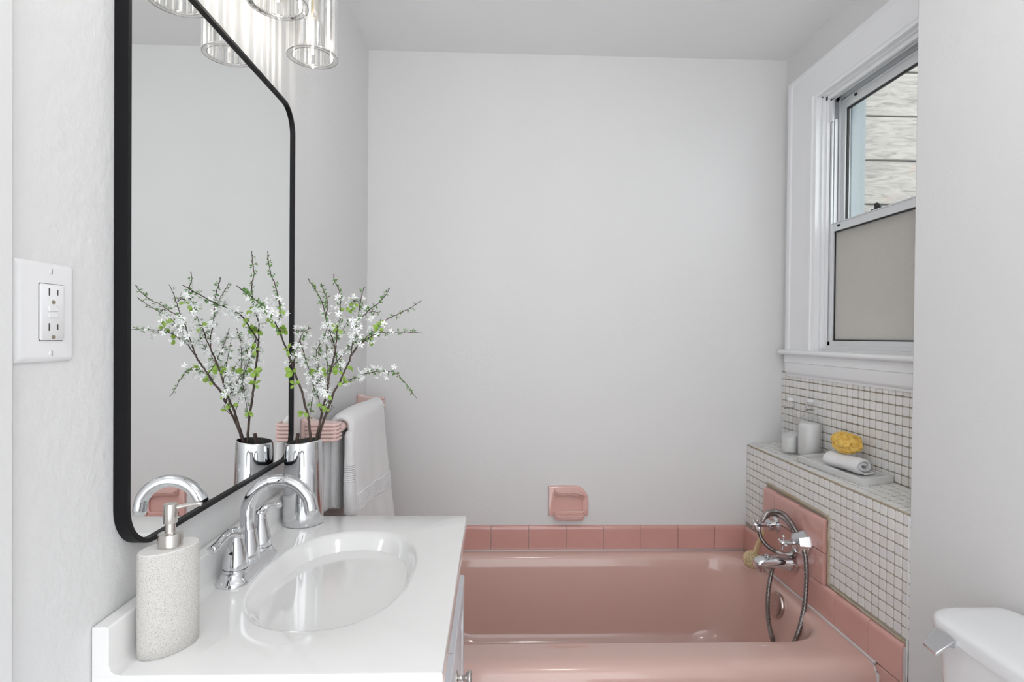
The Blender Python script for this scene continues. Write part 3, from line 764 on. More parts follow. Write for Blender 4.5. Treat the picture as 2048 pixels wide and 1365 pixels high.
branch('blossom_branch', 'flowering branch in the chrome vase that spreads right over the towel bar', [
    (.0031, .0018, [(634, 930, 1.31), (637, 884, 1.305), (642, 858, 1.30), (651, 832, 1.295), (660, 808, 1.29), (668, 785, 1.285), (676, 772, 1.28), (682, 758, 1.275), (690, 740, 1.27), (698, 725, 1.265), (702, 710, 1.26)], N_),
    (.0013, .0006, [(702, 710, 1.26), (704, 692, 1.255), (709, 672, 1.25), (712, 650, 1.245), (716, 634, 1.24), (719, 616, 1.235), (723, 594, 1.23), (728.6, 575, 1.226)], (.1, .1, .5)),
    (.0014, .0006, [(702, 713, 1.26), (714.6, 695, 1.26), (731, 681, 1.258), (744, 672, 1.256), (758.6, 666, 1.255), (770, 665, 1.254), (788, 664.5, 1.252), (808, 664.5, 1.25), (828, 665.5, 1.25), (844, 666.7, 1.25)], (.15, .2, .62)),
    (.0013, .0006, [(704, 706, 1.262), (722, 686, 1.27), (735, 673, 1.275), (751, 658.6, 1.28), (763, 647, 1.285), (779, 636.7, 1.29), (802, 626, 1.295), (824, 614.7, 1.30), (843, 601.5, 1.30)], (.2, .1, .45)),
    (.0011, .0006, [(714, 640, 1.245), (725, 634, 1.24), (736.6, 623, 1.23), (747, 613, 1.225), (756, 608, 1.22), (770, 592.7, 1.21), (780, 576, 1.205)], (.1, .05, .35)),
    (.0008, .0006, [(738, 625, 1.23), (748, 624, 1.235), (756, 626, 1.24)], (.1, .05, .3)),
    (.0012, .0006, [(678, 772, 1.28), (684, 768, 1.29), (695.5, 763.7, 1.30), (706.5, 757, 1.315), (724, 750, 1.33), (740, 746, 1.34), (762, 742.5, 1.36), (780, 743, 1.37), (794, 748, 1.375), (806, 761.5, 1.38), (816, 775, 1.385), (828, 791, 1.39), (833, 797, 1.39)], (.15, .1, .6)),
    (.0011, .0007, [(660, 808, 1.29), (652, 785, 1.285), (645, 770, 1.28), (640, 752, 1.28), (633, 735, 1.275)], (.1, .0, .95)),
    (.0008, .0004, [(651, 832, 1.295), (662, 820, 1.29), (664, 812, 1.29), (668, 818, 1.29)], (2, 2, 2)),
    (.0011, .0006, [(686, 752, 1.272), (680, 738, 1.28), (673, 716, 1.285), (670, 700, 1.29), (663, 684, 1.29), (656, 660, 1.29)], (.1, .1, .9)),
    (.0009, .0006, [(720, 608, 1.235), (712, 600, 1.24), (708, 604, 1.25), (700, 612, 1.25), (694, 622, 1.25)], (.1, .0, 1)),
    (.0009, .0005, [(713, 603, 1.24), (706, 603, 1.235), (712, 600, 1.225)], (2, 2, 2)),
], 37, big=[(706, 736, 1.262, 3, .014), (686, 764, 1.278, 4, .014), (756, 660, 1.25, 7, .013), (738, 682, 1.255, 5, .013), (708, 608, 1.24, 4, .011), (764, 652, 1.27, 4, .012), (648, 812, 1.29, 3, .013), (700, 620, 1.25, 4, .011)])
q = MB(); q.tube(smooth_path([P(597, 935, 1.285), P(594, 890, 1.283), P(596, 868, 1.28)], 4), .0042, n=8)
tag(q.build('cut_stem', M['bark'], smooth=180, origin=tuple(P(594, 890, 1.283))), 'short cut stub of a dark stem poking out at the left of the chrome vase', 'stem')

# ---------------------------------------------------------------- outlet
ot = empty('wall_outlet', (XL, .640, 1.261), 'white four-slot wall outlet with test and reset buttons left of the mirror', 'outlet')
OY0, OY1, OZ0, OZ1_ = .600, .6815, 1.2065, 1.3165
q = MB(); q.loft([rrect(OY0, OY1, OZ0, OZ1_, .003, XL + .0003, 4, 'YZ'), rrect(OY0, OY1, OZ0, OZ1_, .003, XL + .0022, 4, 'YZ'), rrect(OY0 + .003, OY1 - .003, OZ0 + .003, OZ1_ - .003, .003, XL + .0052, 4, 'YZ'), rrect(OY0 + .006, OY1 - .006, OZ0 + .006, OZ1_ - .006, .003, XL + .0058, 4, 'YZ')])
q.build('cover_plate', M['plastic'], ot, smooth=40)
oc_, oz_ = .6455, 1.2615
q = MB(); q.loft([rrect(oc_ - .0178, oc_ + .0178, oz_ - .0318, oz_ + .0318, .002, XL + .0056, 3, 'YZ'), rrect(oc_ - .0178, oc_ + .0178, oz_ - .0318, oz_ + .0318, .002, XL + .0060, 3, 'YZ')]); q.build('gap', M['dark'], ot)
q = MB(); q.loft([rrect(oc_ - .0169, oc_ + .0169, oz_ - .0311, oz_ + .0311, .0018, XL + .0056, 3, 'YZ'), rrect(oc_ - .0169, oc_ + .0169, oz_ - .0311, oz_ + .0311, .0018, XL + .0074, 3, 'YZ'), rrect(oc_ - .0162, oc_ + .0162, oz_ - .0304, oz_ + .0304, .0018, XL + .0079, 3, 'YZ')])
rc = q.build('receptacle', M['plastic'], ot, smooth=40)
for dz in (.0225, -.0165):
    for dy, hh in ((-.0055, .0042), (.0065, .0032)):
        q = MB(); q.box(XL + .0078, XL + .0081, oc_ + dy - .0009, oc_ + dy + .0009, oz_ + dz - hh, oz_ + dz + hh); q.build('slot', M['dark'], rc)
    q = MB(); q.lathe([(.0023, XL + .0078), (.0023, XL + .0081)], (0, oc_ + .0005, oz_ + dz - .0112), axis='X', n=16); q.build('ground_hole', M['brass_slot'], rc)
for dz in (.0042, -.0032):
    q = MB(); q.box(XL + .0078, XL + .0089, oc_ - .0068, oc_ + .0068, oz_ + dz - .0029, oz_ + dz + .0029); q.build('button', M['plastic'], rc, bevel=(.0006, 2))
for dz in (.0455, -.0455):
    q = MB(); q.lathe([(.0032, XL + .0055), (.0030, XL + .0064), (.001, XL + .0067)], (0, oc_, oz_ + dz), axis='X', n=18)
    s_ = q.build('screw', M['plastic'], ot, smooth=40)
    MB().box(XL + .0062, XL + .0068, oc_ - .0004, oc_ + .0004, oz_ + dz - .0028, oz_ + dz + .0028).build('slot', M['dark'], s_)

# ---------------------------------------------------------------- vanity light
vl = empty('vanity_light', (XL, 1.043, 2.06), 'three-light chrome wall lamp with ribbed crystal shades above the mirror', 'wall lamp')
q = MB(); q.loft([rrect(.74, 1.346, 2.02, 2.11, .006, XL + .0005, 4, 'YZ'), rrect(.74, 1.346, 2.02, 2.11, .006, XL + .022, 4, 'YZ'), rrect(.744, 1.342, 2.024, 2.106, .006, XL + .025, 4, 'YZ')]); q.build('backplate', M['chrome'], vl, smooth=40)
LX = -.3975
for k, ly in enumerate((1.239, 1.043, .847)):
    q = MB(); q.tube(smooth_path([(XL + .02, ly, 2.065), (XL + .06, ly, 2.068), (LX - .01, ly, 2.06), (LX, ly, 2.04), (LX, ly, 1.995)], 5), .006, n=14); q.build('arm', M['chrome'], vl, smooth=180)
    q = MB(); q.lathe([(.008, 2.000), (.018, 1.990), (.020, 1.975), (.018, 1.974), (.008, 1.984)], (LX, ly, 0), n=40); q.build('canopy', M['chrome'], vl, smooth=40)
    q = MB(); q.lathe([(.010, 1.982), (.012, 1.970), (.0115, 1.925), (.009, 1.921)], (LX, ly, 0), n=20); q.build('socket', M['brass'], vl, smooth=50)
    q = MB(); q.lathe([(.006, 1.922), (.0115, 1.912), (.0145, 1.900), (.0135, 1.887), (.009, 1.872), (.004, 1.860), (.001, 1.855)], (LX, ly, 0), n=20); bu = q.build('bulb', M['bottle'], vl, smooth=180)
    q = MB(); q.lathe([(.001, 1.919), (.0026, 1.917), (.0026, 1.876), (.001, 1.874)], (LX, ly, 0), n=12); q.build('filament', M['bulb'], bu, smooth=60)
    # crystal shade: a ring of prismatic rods between two glass rings, and a small inner cylinder
    q = MB(); nr = 22; rrod = random.Random(50 + k)
    for i in range(nr):
        a = 2 * PI * i / nr; cx_, cy_ = LX + .0475 * math.cos(a), ly + .0475 * math.sin(a)
        hw = .0475 * PI / nr * rrod.uniform(.5, .96)
        prof = []
        for j in range(6):
            b_ = a + 2 * PI * j / 6
            prof.append((cx_ + hw * math.cos(b_), cy_ + hw * math.sin(b_)))
        q.loft([[(x, y, z) for x, y in prof] for z in (1.8415, 1.962)])
    sh = q.build('shade', M['crystal'], vl, smooth=None)
    q = MB()
    for z_ in (1.8395, 1.958):
        q = MB(); q.lathe([(.0515, z_), (.0525, z_ + .002), (.0515, z_ + .0045), (.0435, z_ + .0045), (.0425, z_ + .002), (.0435, z_), (.0515, z_)], (LX, ly, 0), n=48, cap0=False, cap1=False)
        q.build('glass_ring', M['crystal_ring'], sh, smooth=60)
    q = MB()
    for rr_ in (.0525, .0425):
        q = MB(); q.tube([(LX + rr_ * math.cos(2 * PI * i / 48), ly + rr_ * math.sin(2 * PI * i / 48), 1.8390) for i in range(49)], .0006, n=6)
        q.build('wire_ring', M['hose'], sh, smooth=180)
    q = MB(); q.lathe([(.027, 1.858), (.028, 1.862), (.028, 1.955)], (LX, ly, 0), n=32, cap0=False, cap1=False); q.build('inner_cylinder', M['bottle'], sh, smooth=60)

# ---------------------------------------------------------------- soap dish on the back wall
sdh = empty('soap_dish', (.30, D, .58), 'pink ceramic recessed soap dish on the back wall above the tub tiles', 'soap dish')
def W(cx, cy): return at(1060 + cx / 11.375, 940 + cy / 11.375, D)     # points of the wall plane
def wp(cx, cy, out): p_ = W(cx, cy); return (p_.x, D - out, p_.z)
outl = [(415, 365), (700, 352), (1060, 355), (1160, 395), (1250, 480), (1310, 580), (1328, 720), (1325, 1000), (1300, 1040), (415, 1035)]
inn = [(560, 520), (700, 540), (950, 545), (1080, 560), (1150, 590), (1190, 620), (1195, 740), (1195, 880), (1180, 930), (560, 930)]
q = MB()
def mixp(a, b, t): return (a[0] + (b[0] - a[0]) * t, a[1] + (b[1] - a[1]) * t)
q.loft([[wp(*a, 0) for a in outl], [wp(*a, .006) for a in outl], [wp(*mixp(a, b, .12), .011) for a, b in zip(outl, inn)], [wp(*mixp(a, b, .85), .013) for a, b in zip(outl, inn)], [wp(*b, .011) for b in inn], [wp(*b, .001) for b in inn]], cap0=False, cap1=True)
q.build('back_plate', M['pink'], sdh, smooth=50)
def ridge(path, outs, th, nm, drop=0):
    q = MB()
    for i, (dy, ov_) in enumerate(outs):
        pth = smooth_path([wp(x, y + dy, ov_ * f) for x, y, f in path], 5)
        q.tube(pth, [th] * len(pth), n=10)
    return q
# hood with three stepped lips
hood = [(548, 440, .35), (590, 480, .8), (680, 495, 1), (950, 495, 1), (1080, 515, 1), (1180, 560, .85), (1235, 600, .5)]
q = MB()
for k, (dy, o_) in enumerate(((-22, .034), (8, .030), (38, .025), (62, .019))):
    q.tube(smooth_path([wp(x - k * 6, y + dy, o_ * f) for x, y, f in hood], 5), .0026, n=10)
lo = smooth_path([wp(x, y + 50, .018 * f) for x, y, f in hood], 5); hi = smooth_path([wp(x, y - 25, .033 * f) for x, y, f in hood], 5)
bk = smooth_path([wp(x, max(y - 110, 375) if x < 1100 else y - 60, .008) for x, y, f in hood], 5); bk2 = [Vector((v.x, D - .002, v.z)) for v in smooth_path([wp(x, y + 50, .002) for x, y, f in hood], 5)]
q.loft([[a, b, c, d] for a, b, c, d in zip(bk, hi, lo, bk2)])
q.build('hood', M['pink'], sdh, smooth=60)
tray_ = [(548, 930, .4), (575, 985, .85), (620, 1000, 1), (800, 1003, 1), (1100, 1003, 1), (1180, 990, .9), (1215, 935, .5)]
q = MB()
for k, (dy, o_) in enumerate(((0, .040), (36, .037), (66, .033), (92, .027))):
    q.tube(smooth_path([wp(x, y + dy, o_ * f) for x, y, f in tray_], 5), .0026, n=10)
hi = smooth_path([wp(x, y + 0, .038 * f) for x, y, f in tray_], 5); lo = smooth_path([wp(x, y + 92, .026 * f) for x, y, f in tray_], 5)
bk = [Vector((v.x, D - .003, v.z)) for v in smooth_path([wp(x, y - 40, .003) for x, y, f in tray_], 5)]; bl = [Vector((v.x, D - .003, v.z)) for v in smooth_path([wp(x, y + 80, .003) for x, y, f in tray_], 5)]
q.loft([[a, b, c, d] for a, b, c, d in zip(bk, hi, lo, bl)])
q.build('tray', M['pink'], sdh, smooth=60)

# ---------------------------------------------------------------- towel bar
tbr = empty('towel_bar', (XL, 1.8, 1.0), 'pink ceramic towel bar with ribbed brackets on the left wall', 'towel bar')
BX, BZ = -.421, .984
def bracket(y0, sgn, mt):
    q = MB(); y1 = y0 + sgn * .055
    prof = [(XL + .0005, BZ - .031), (XL + .0005, BZ + .034), (XL + .006, BZ + .036), (XL + .022, BZ + .026), (BX - .004, BZ + .0225), (BX + .008, BZ + .019), (BX + .012, BZ + .010), (BX + .012, BZ - .014), (BX + .006, BZ - .024), (XL + .02, BZ - .026)]
    q.loft([[(a, y0 - 0 * sgn, b) for a, b in prof], [(a - .0, y1, b) for a, b in prof]])
    q.build('bracket', mt, tbr, bevel=(.003, 3))
    q = MB()
    for k in range(5):
        z = BZ + .019 - k * .0098
        q.tube(smooth_path([(XL + .012, y0 - sgn * .0005, z), (BX - .004, y0 - sgn * .0015, z), (BX + .008, y0 + sgn * .003, z), (BX + .0125, y0 + sgn * .014, z), (BX + .0125, y1 - sgn * .010, z)], 5), .0044, n=10)
    q.build('rib', mt, tbr, smooth=180)
bracket(1.478, 1, M['pale_pink'])
bracket(2.135, -1, M['pale_pink'])
q = MB(); q.tube([(BX, 1.515 + .6 * k / 10, BZ) for k in range(11)], .0130, n=24); q.build('bar', M['pale_pink'], tbr, smooth=180)

# ---------------------------------------------------------------- hanging towel
TY0, TY1 = 1.572, 2.045
def towel():
    e = empty('bath_towel', (BX, 1.8, .62), 'folded white terry towel with ribbed band hanging over the pink bar', 'towel')
    NS = 40
    def section(u):
        """closed section in XZ: outer surface then inner surface; u runs 0 near .. 1 far"""
        y = TY0 + (TY1 - TY0) * u
        th = .021 + .004 * math.sin(u * 5)
        w = .0035 * math.sin(u * 9 + 1) + .002 * math.sin(u * 23)
        lift = .016 * math.sin(u * PI) * .7
        zt = BZ + .0132
        r = .0132
        out, inn = [], []
        zb_f, zb_b = .600, .750 + .02 * u
        # front outer, from bottom up
        NF = 26
        for k in range(NF + 1):
            t = k / NF; z = zb_f + (BZ - zb_f) * t
            flare = .040 * (1 - t) ** 1.2 * (.35 + .65 * u)
            x = BX + r + th + flare + w * (1 - t) * 2.2
            out.append((x, z))
        for k in range(1, 13):
            a = R(180 * k / 13); x = BX + (r + th) * math.cos(a); z = BZ + (r + th * 1.05) * math.sin(a)
            out.append((x, z))
        NB = 16
        for k in range(NB + 1):
            t = k / NB; z = BZ + (zb_b - BZ) * t
            x = BX - r - th * .95 - .004 * t
            out.append((max(x, XL + .004), z))
        # inner, back bottom up then front down
        for k in range(NB + 1):
            t = 1 - k / NB; z = BZ + (zb_b - BZ) * t
            x = BX - r + .001 + .006 * t
            inn.append((x, z))
        for k in range(1, 13):
            a = R(180 - 180 * k / 13); inn.append((BX + r * math.cos(a), BZ + r * math.sin(a)))
        for k in range(NF + 1):
            t = 1 - k / NF; z = zb_f + (BZ - zb_f) * t
            flare = .018 * (1 - t) * (.3 + .7 * u)
            inn.append((BX + r - .001 * 0 + flare + w * (1 - t), z))
        return y, out + inn
    q = MB(); rings = []
    for i in range(NS + 1):
        u = i / NS; y, sec = section(u)
        # round the side edges of the fold
        edge = min(1, min(u, 1 - u) / .05); edge = math.sqrt(max(0, 1 - (1 - edge) ** 2)); ins = (1 - edge) * .009
        n = len(sec); cx_ = [0] * n; ring = []
        for j in range(n):
            a, b = Vector(sec[j - 1]), Vector(sec[(j + 1) % n]); d = (b - a); nn = Vector((-d.y, d.x)); nn = nn.normalized() if nn.length else nn
            p_ = Vector(sec[j]) + nn * ins
            ring.append((p_.x, y + .012 * (1 - max(0, min(1, (sec[j][1] - .63) / .37))) * (u - .0), p_.y))
        rings.append(ring)
    q.loft(rings)
    q.build('cloth', M['towel'], e, smooth=60)
    # ribbed border woven across the front layer
    q = MB()
    for k in range(10):
        z0_ = .794 - k * .0048
        pts = []
        for i in range(1, NS):
            u = i / NS; y, sec = section(u); z = z0_ - .046 * u
            t = (z - .600) / (BZ - .600)
            x = BX + .0132 + .021 + .004 * math.sin(u * 5) + .040 * (1 - t) ** 1.2 * (.35 + .65 * u) + (.0035 * math.sin(u * 9 + 1) + .002 * math.sin(u * 23)) * (1 - t) * 2.2
            pts.append((x + .0003, y + .006 * u, z))
        q.tube(pts, .0024, n=8)
    q.build('ribbed_border', M['towel_band'], e, smooth=180)
    # narrower folded under-layer seen at the near edge
    q = MB(); rings = []
    for k in range(22):
        t = k / 21; z = .975 - t * .238
        x0 = BX + .014 + .003 * t; x1 = x0 + .024 + .008 * t
        y0 = TY0 - .030 - .012 * math.sin(t * PI * .5) + .004 * math.sin(t * 7); y1 = TY0 + .02
        if k in (0, 21): y0 += .012; x0 += .003; x1 -= .004
        rings.append([(x0, y1, z), (x0 - .002, y0 + .012, z), (x0 + .003, y0 + .003, z), ((x0 + x1) / 2, y0, z), (x1 - .004, y0 + .004, z), (x1, y0 + .013, z), (x1, y1, z)])
    q.loft(rings); q.build('inner_fold', M['towel'], e, smooth=70, sub=1)
    q = MB()
    for k in range(9):
        z = .884 - k * .0052; t = (.975 - z) / .238; x0 = BX + .014 + .003 * t; x1 = x0 + .024 + .008 * t
        y0 = TY0 - .030 - .012 * math.sin(t * PI * .5) + .004 * math.sin(t * 7)
        q.tube(smooth_path([(x0 + .002, y0 + .004, z), ((x0 + x1) / 2, y0 - .0005, z), (x1 - .003, y0 + .004, z), (x1 + .0008, y0 + .014, z), (x1 + .0008, y0 + .024, z)], 3), .0016, n=8)
    q.build('inner_ribs', M['towel_band'], e, smooth=180)
    # rolled back layer against the wall
    q = MB(); rings = []
    for k in range(24):
        t = k / 23; z = .980 - t * .232
        xc = -.470 + .002 * math.sin(t * 5) ; hw = .018 + .004 * t; yn = TY0 - .028 + .0 * t + .006 * math.sin(t * 4)
        if k in (0, 23): hw *= .6; yn += .012
        rings.append([(xc - hw, TY0 + .03, z), (max(xc - hw, XL + .004), yn + .018, z), (xc - hw * .6, yn + .003, z), (xc - .001, yn + .004, z), (xc + .003, yn + .0065, z), (xc + .007, yn + .002, z), (xc + hw * .85, yn + .004, z), (xc + hw, yn + .018, z), (xc + hw, TY0 + .03, z)])
    q.loft(rings); q.build('back_fold', M['towel'], e, smooth=70, sub=1)
towel()

# ---------------------------------------------------------------- bottles on the ledge
def bottle(cx_, cy_, r, fill, label, yawb):
    z0 = zl(cx_) + .0022 + .001
    e = empty('swing_top_bottle', (cx_, cy_, z0), label, 'bottle', 'swing-top bottles on the tiled ledge')
    H = .150
    q = MB(); q.lathe([(r * .9, 0), (r, .005), (r, .106), (r * .97, .114), (r * .80, .130), (r * .5, .147), (.0125, .156), (.0115, .160), (.0122, .178), (.0145, .181), (.0145, .186), (.0118, .189)], (cx_, cy_, z0), n=36, cap1=False)
    q.build('glass', M['bottle'], e, smooth=60)
    q = MB(); f = fill; rr_ = r - .0022
    prof = [(rr_ * .9, .004), (rr_, .008), (rr_, f - .006 if f < .11 else .101)]
    if f < .11: prof += [(rr_ * .98, f), (.001, f + .003)]
    else: prof += [(rr_ * .97, .1085), (rr_ * .88, .116), (rr_ * .6, .119), (.001, .120)]
    if f < .11:
        n = 32; rings = []
        for r_, h in prof[:3]: rings.append([(cx_ + r_ * math.cos(2 * PI * i / n), cy_ + r_ * math.sin(2 * PI * i / n), z0 + h + (.010 * math.cos(2 * PI * i / n - .4) if h > .02 else 0)) for i in range(n)])
        rings.append([(cx_ + .001 * math.cos(2 * PI * i / n), cy_ + .001 * math.sin(2 * PI * i / n), z0 + f) for i in range(n)])
        q.loft(rings)
    else: q.lathe(prof, (cx_, cy_, z0), n=32)
    q.build('contents', M['cream'], e, smooth=60)
    q = MB(); q.lathe([(.010, .189), (.0135, .191), (.0138, .197), (.010, .202), (.001, .203)], (cx_, cy_, z0), n=24); q.build('stopper', M['porcelain'], e, smooth=60)
    q = MB(); c_, s_ = math.cos(yawb), math.sin(yawb)
    for sg in (-1, 1):
        def pt(a, b, z): return (cx_ + a * c_ - b * s_, cy_ + a * s_ + b * c_, z0 + z)
        q.tube(smooth_path([pt(sg * .010, 0, .196), pt(sg * .014, .002, .192), pt(sg * .019, .004, .176), pt(sg * .0205, .007, .164), pt(sg * .0165, .010, .161), pt(sg * .0145, .004, .166), pt(sg * .0130, 0, .170)], 4), .0010, n=6)
    q.tube([(cx_ + .0132 * math.cos(2 * PI * i / 24), cy_ + .0132 * math.sin(2 * PI * i / 24), z0 + .1645) for i in range(25)], .0010, n=6)
    q.tube([pt(-.0205, .007, .164), pt(0, .016, .158), pt(.0205, .007, .164)], .0010, n=6)
    q.build('wire_bail', M['hose'], e, smooth=180)
bottle(1.094, 2.036, .0315, .072, 'clear swing-top bottle about half full of white bath salt, nearer the back wall', .2)
bottle(1.1245, 1.962, .0385, .13, 'clear swing-top bottle filled to the shoulder with white bath salt, beside the tray', .5)

# ---------------------------------------------------------------- marble tray, rolled towel, sponge
tc = Vector((1.1065, 1.748, zl(1.1065) + .0030)); ta = R(2.4); tilt = math.atan(.095)
TM = Matrix.Translation(tc) @ Matrix.Rotation(ta, 4, 'Z') @ Matrix.Rotation(-tilt, 4, 'Y')
q = MB(); hx, hy = .048, .162
q.loft([rrect(-hx, hx, -hy, hy, .003, 0, 4), rrect(-hx, hx, -hy, hy, .003, .0185, 4), rrect(-hx + .001, hx - .001, -hy + .001, hy - .001, .003, .0195, 4), rrect(-hx + .008, hx - .008, -hy + .008, hy - .008, .003, .0195, 4), rrect(-hx + .009, hx - .009, -hy + .009, hy - .009, .003, .0185, 4), rrect(-hx + .009, hx - .009, -hy + .009, hy - .009, .003, .007, 4)])
q.bm.transform(TM)
tag(q.build('marble_tray', M['marble'], smooth=40, origin=tuple(tc)), 'white marble tray with a low rim on the tiled ledge', 'tray')
# rolled towel: spiral section swept along its length
def roll_towel():
    L = .135; pts = []; turns = 1.75; r0, r1 = .0085, .0275; n = 64; th = .0075
    outer, inner = [], []
    for i in range(n + 1):
        t = i / n; a = R(0) + turns * 2 * PI * t; r = r0 + (r1 - r0) * t ** .9
        ex = 1.18; outer.append((r * math.cos(a) * ex, r * math.sin(a) * .95)); inner.append(((r - th) * math.cos(a) * ex, (r - th) * math.sin(a) * .95))
    sec = outer + inner[::-1]
    rings = []
    for k in range(15):
        u = k / 14; y = -L / 2 + L * u; w = 1 + .03 * math.sin(u * 9) - (.04 if k in (0, 14) else 0)
        rings.append([(x * w, y + (.003 * math.sin(i * .35) if k in (0, 14) else 0), z * w) for i, (x, z) in enumerate(sec)])
    q = MB(); q.loft(rings)
    # small tail of the fabric resting on the tray
    q.loft([[(-.004 + .03 * 0, y, -.0205), (.020, y, -.0225), (.031, y, -.0195), (.031, y, -.0235), (.020, y, -.0265), (-.004, y, -.0255)] for y in (-L / 2 - .004, L / 2)])
    c = Vector((1.106, 1.722, tc.z + .0095 + .0268))
    q.bm.transform(Matrix.Translation(c) @ Matrix.Rotation(R(10), 4, 'Z') @ Matrix.Rotation(-tilt, 4, 'Y'))
    return tag(q.build('rolled_washcloth', M['towel'], smooth=70, origin=tuple(c)), 'rolled white washcloth lying on the marble tray', 'washcloth')
roll_towel()
# sea sponge
sc_ = Vector((1.113, 1.735, tc.z + .0095 + .0536 + .030))
q = MB(); bmesh.ops.create_icosphere(q.bm, subdivisions=5, radius=1)
from mathutils import noise
for v in q.bm.verts:
    p_ = v.co.copy()
    d = 1 + .18 * noise.noise(p_ * 1.7 + Vector((3, 1, 2))) + .12 * noise.noise(p_ * 4.5) + .07 * noise.noise(p_ * 11)
    h_ = noise.noise(p_ * 3.1 + Vector((9, 4, 7)))
    if h_ > .32: d -= (h_ - .32) * .9
    v.co = Vector((p_.x * .036, p_.y * .047, p_.z * .033)) * d
q.bm.transform(Matrix.Translation(sc_) @ Matrix.Rotation(R(18), 4, 'Z') @ Matrix.Rotation(R(8), 4, 'X'))
# stray fibres
for _ in range(420):
    a, b = random.uniform(0, 2 * PI), random.uniform(-.7, 1.3); d = Vector((math.cos(a) * math.cos(b) * .036, math.sin(a) * math.cos(b) * .047, math.sin(b) * .0285))
    p0 = sc_ + d * .97; p1 = p0 + d.normalized() * random.uniform(.002, .006) + Vector([random.uniform(-.003, .003) for _ in range(3)])
    q.tube([p0, (p0 + p1) / 2 + Vector([random.uniform(-.0008, .0008) for _ in range(3)]), p1], [.0006, .0005, .0003], n=4)
tag(q.build('sea_sponge', M['sponge'], smooth=60, origin=tuple(sc_)), 'yellow natural sea sponge sitting on the rolled washcloth', 'sponge')

# ---------------------------------------------------------------- tub taps, spout, hose
tf = empty('tub_filler', (XF - .0125, 1.88, .5), 'chrome wall-mounted tub spout with two cross-handle taps', 'tub faucet')
XW = XF - .0125
def cross_handle(c, ax, rot, L=.021):
    q = MB(); c = Vector(c); ax = Vector(ax).normalized(); u = ax.orthogonal().normalized(); u.rotate(Matrix.Rotation(rot, 3, ax)); v = ax.cross(u)
    for d in (u, -u, v, -v):
        q.tube([c, c + d * L * .55, c + d * L], [.0042, .0040, .0048], n=12); q.sphere(c + d * L, .0050, 12, 8)
    q.tube([c - ax * .008, c + ax * .006, c + ax * .010], [.0085, .0085, .005], n=16)
    return q
for (px, py, yy), rot, hx_ in (((1553, 1050, 1.995), .2, .942), ((1611, 1086, 1.80), .7, .943)):
    b0 = atX(px, py, XW); c = Vector((XW, b0.y, b0.z))
    q = MB(); disc_prof(q, c, [(.029, 0), (.029, .004), (.026, .008), (.022, .012), (.020, .030), (.017, .034), (.010, .036)] if px < 1600 else [(.040, 0), (.040, .006), (.037, .014), (.031, .034), (.022, .039), (.012, .041)], (-1, 0, 0), 40 if px < 1600 else 8)
    es = q.build('escutcheon', M['chrome'], tf, smooth=30)
    q = MB(); q.tube([c + Vector((-.03, 0, 0)), Vector((hx_, c.y, c.z))], .0085, n=16); q.build('stem', M['chrome'], tf, smooth=60)
    q = cross_handle((hx_ - .006, c.y, c.z), (-1, 0, 0), rot); q.build('cross_handle', M['chrome'], tf, smooth=60)
# spout
q = MB(); s0 = Vector((XW, 1.852, .487)); rings = []
pth = [(0, .029, .030, 0), (.012, .028, .0285, 0), (.035, .026, .024, .002), (.065, .0235, .0205, .005), (.095, .0225, .019, .006), (.120, .022, .0185, .003), (.136, .021, .0175, -.001), (.144, .018, .014, -.004), (.147, .012, .009, -.005)]
for x, w_, h_, dz in pth:
    ring = []
    for k in range(28):
        a = 2 * PI * k / 28; e_ = 2.6
        ring.append((s0.x - x * .9, s0.y + w_ * math.copysign(abs(math.cos(a)) ** (2 / e_), math.cos(a)), s0.z + dz + h_ * math.copysign(abs(math.sin(a)) ** (2 / e_), math.sin(a))))
    rings.append(ring)
q.loft(rings); sp_ = q.build('spout', M['chrome'], tf, smooth=45)
q = MB(); q.lathe([(.0105, -.028), (.011, -.012), (.011, -.004)], (s0.x - .108, s0.y, s0.z), n=20); q.build('aerator', M['chrome'], tf, smooth=45)
q = MB(); q.lathe([(.0055, .010), (.0055, .020), (.009, .022), (.009, .027), (.002, .030)], (s0.x - .088, s0.y, s0.z), n=18); q.build('diverter_knob', M['chrome'], tf, smooth=45)
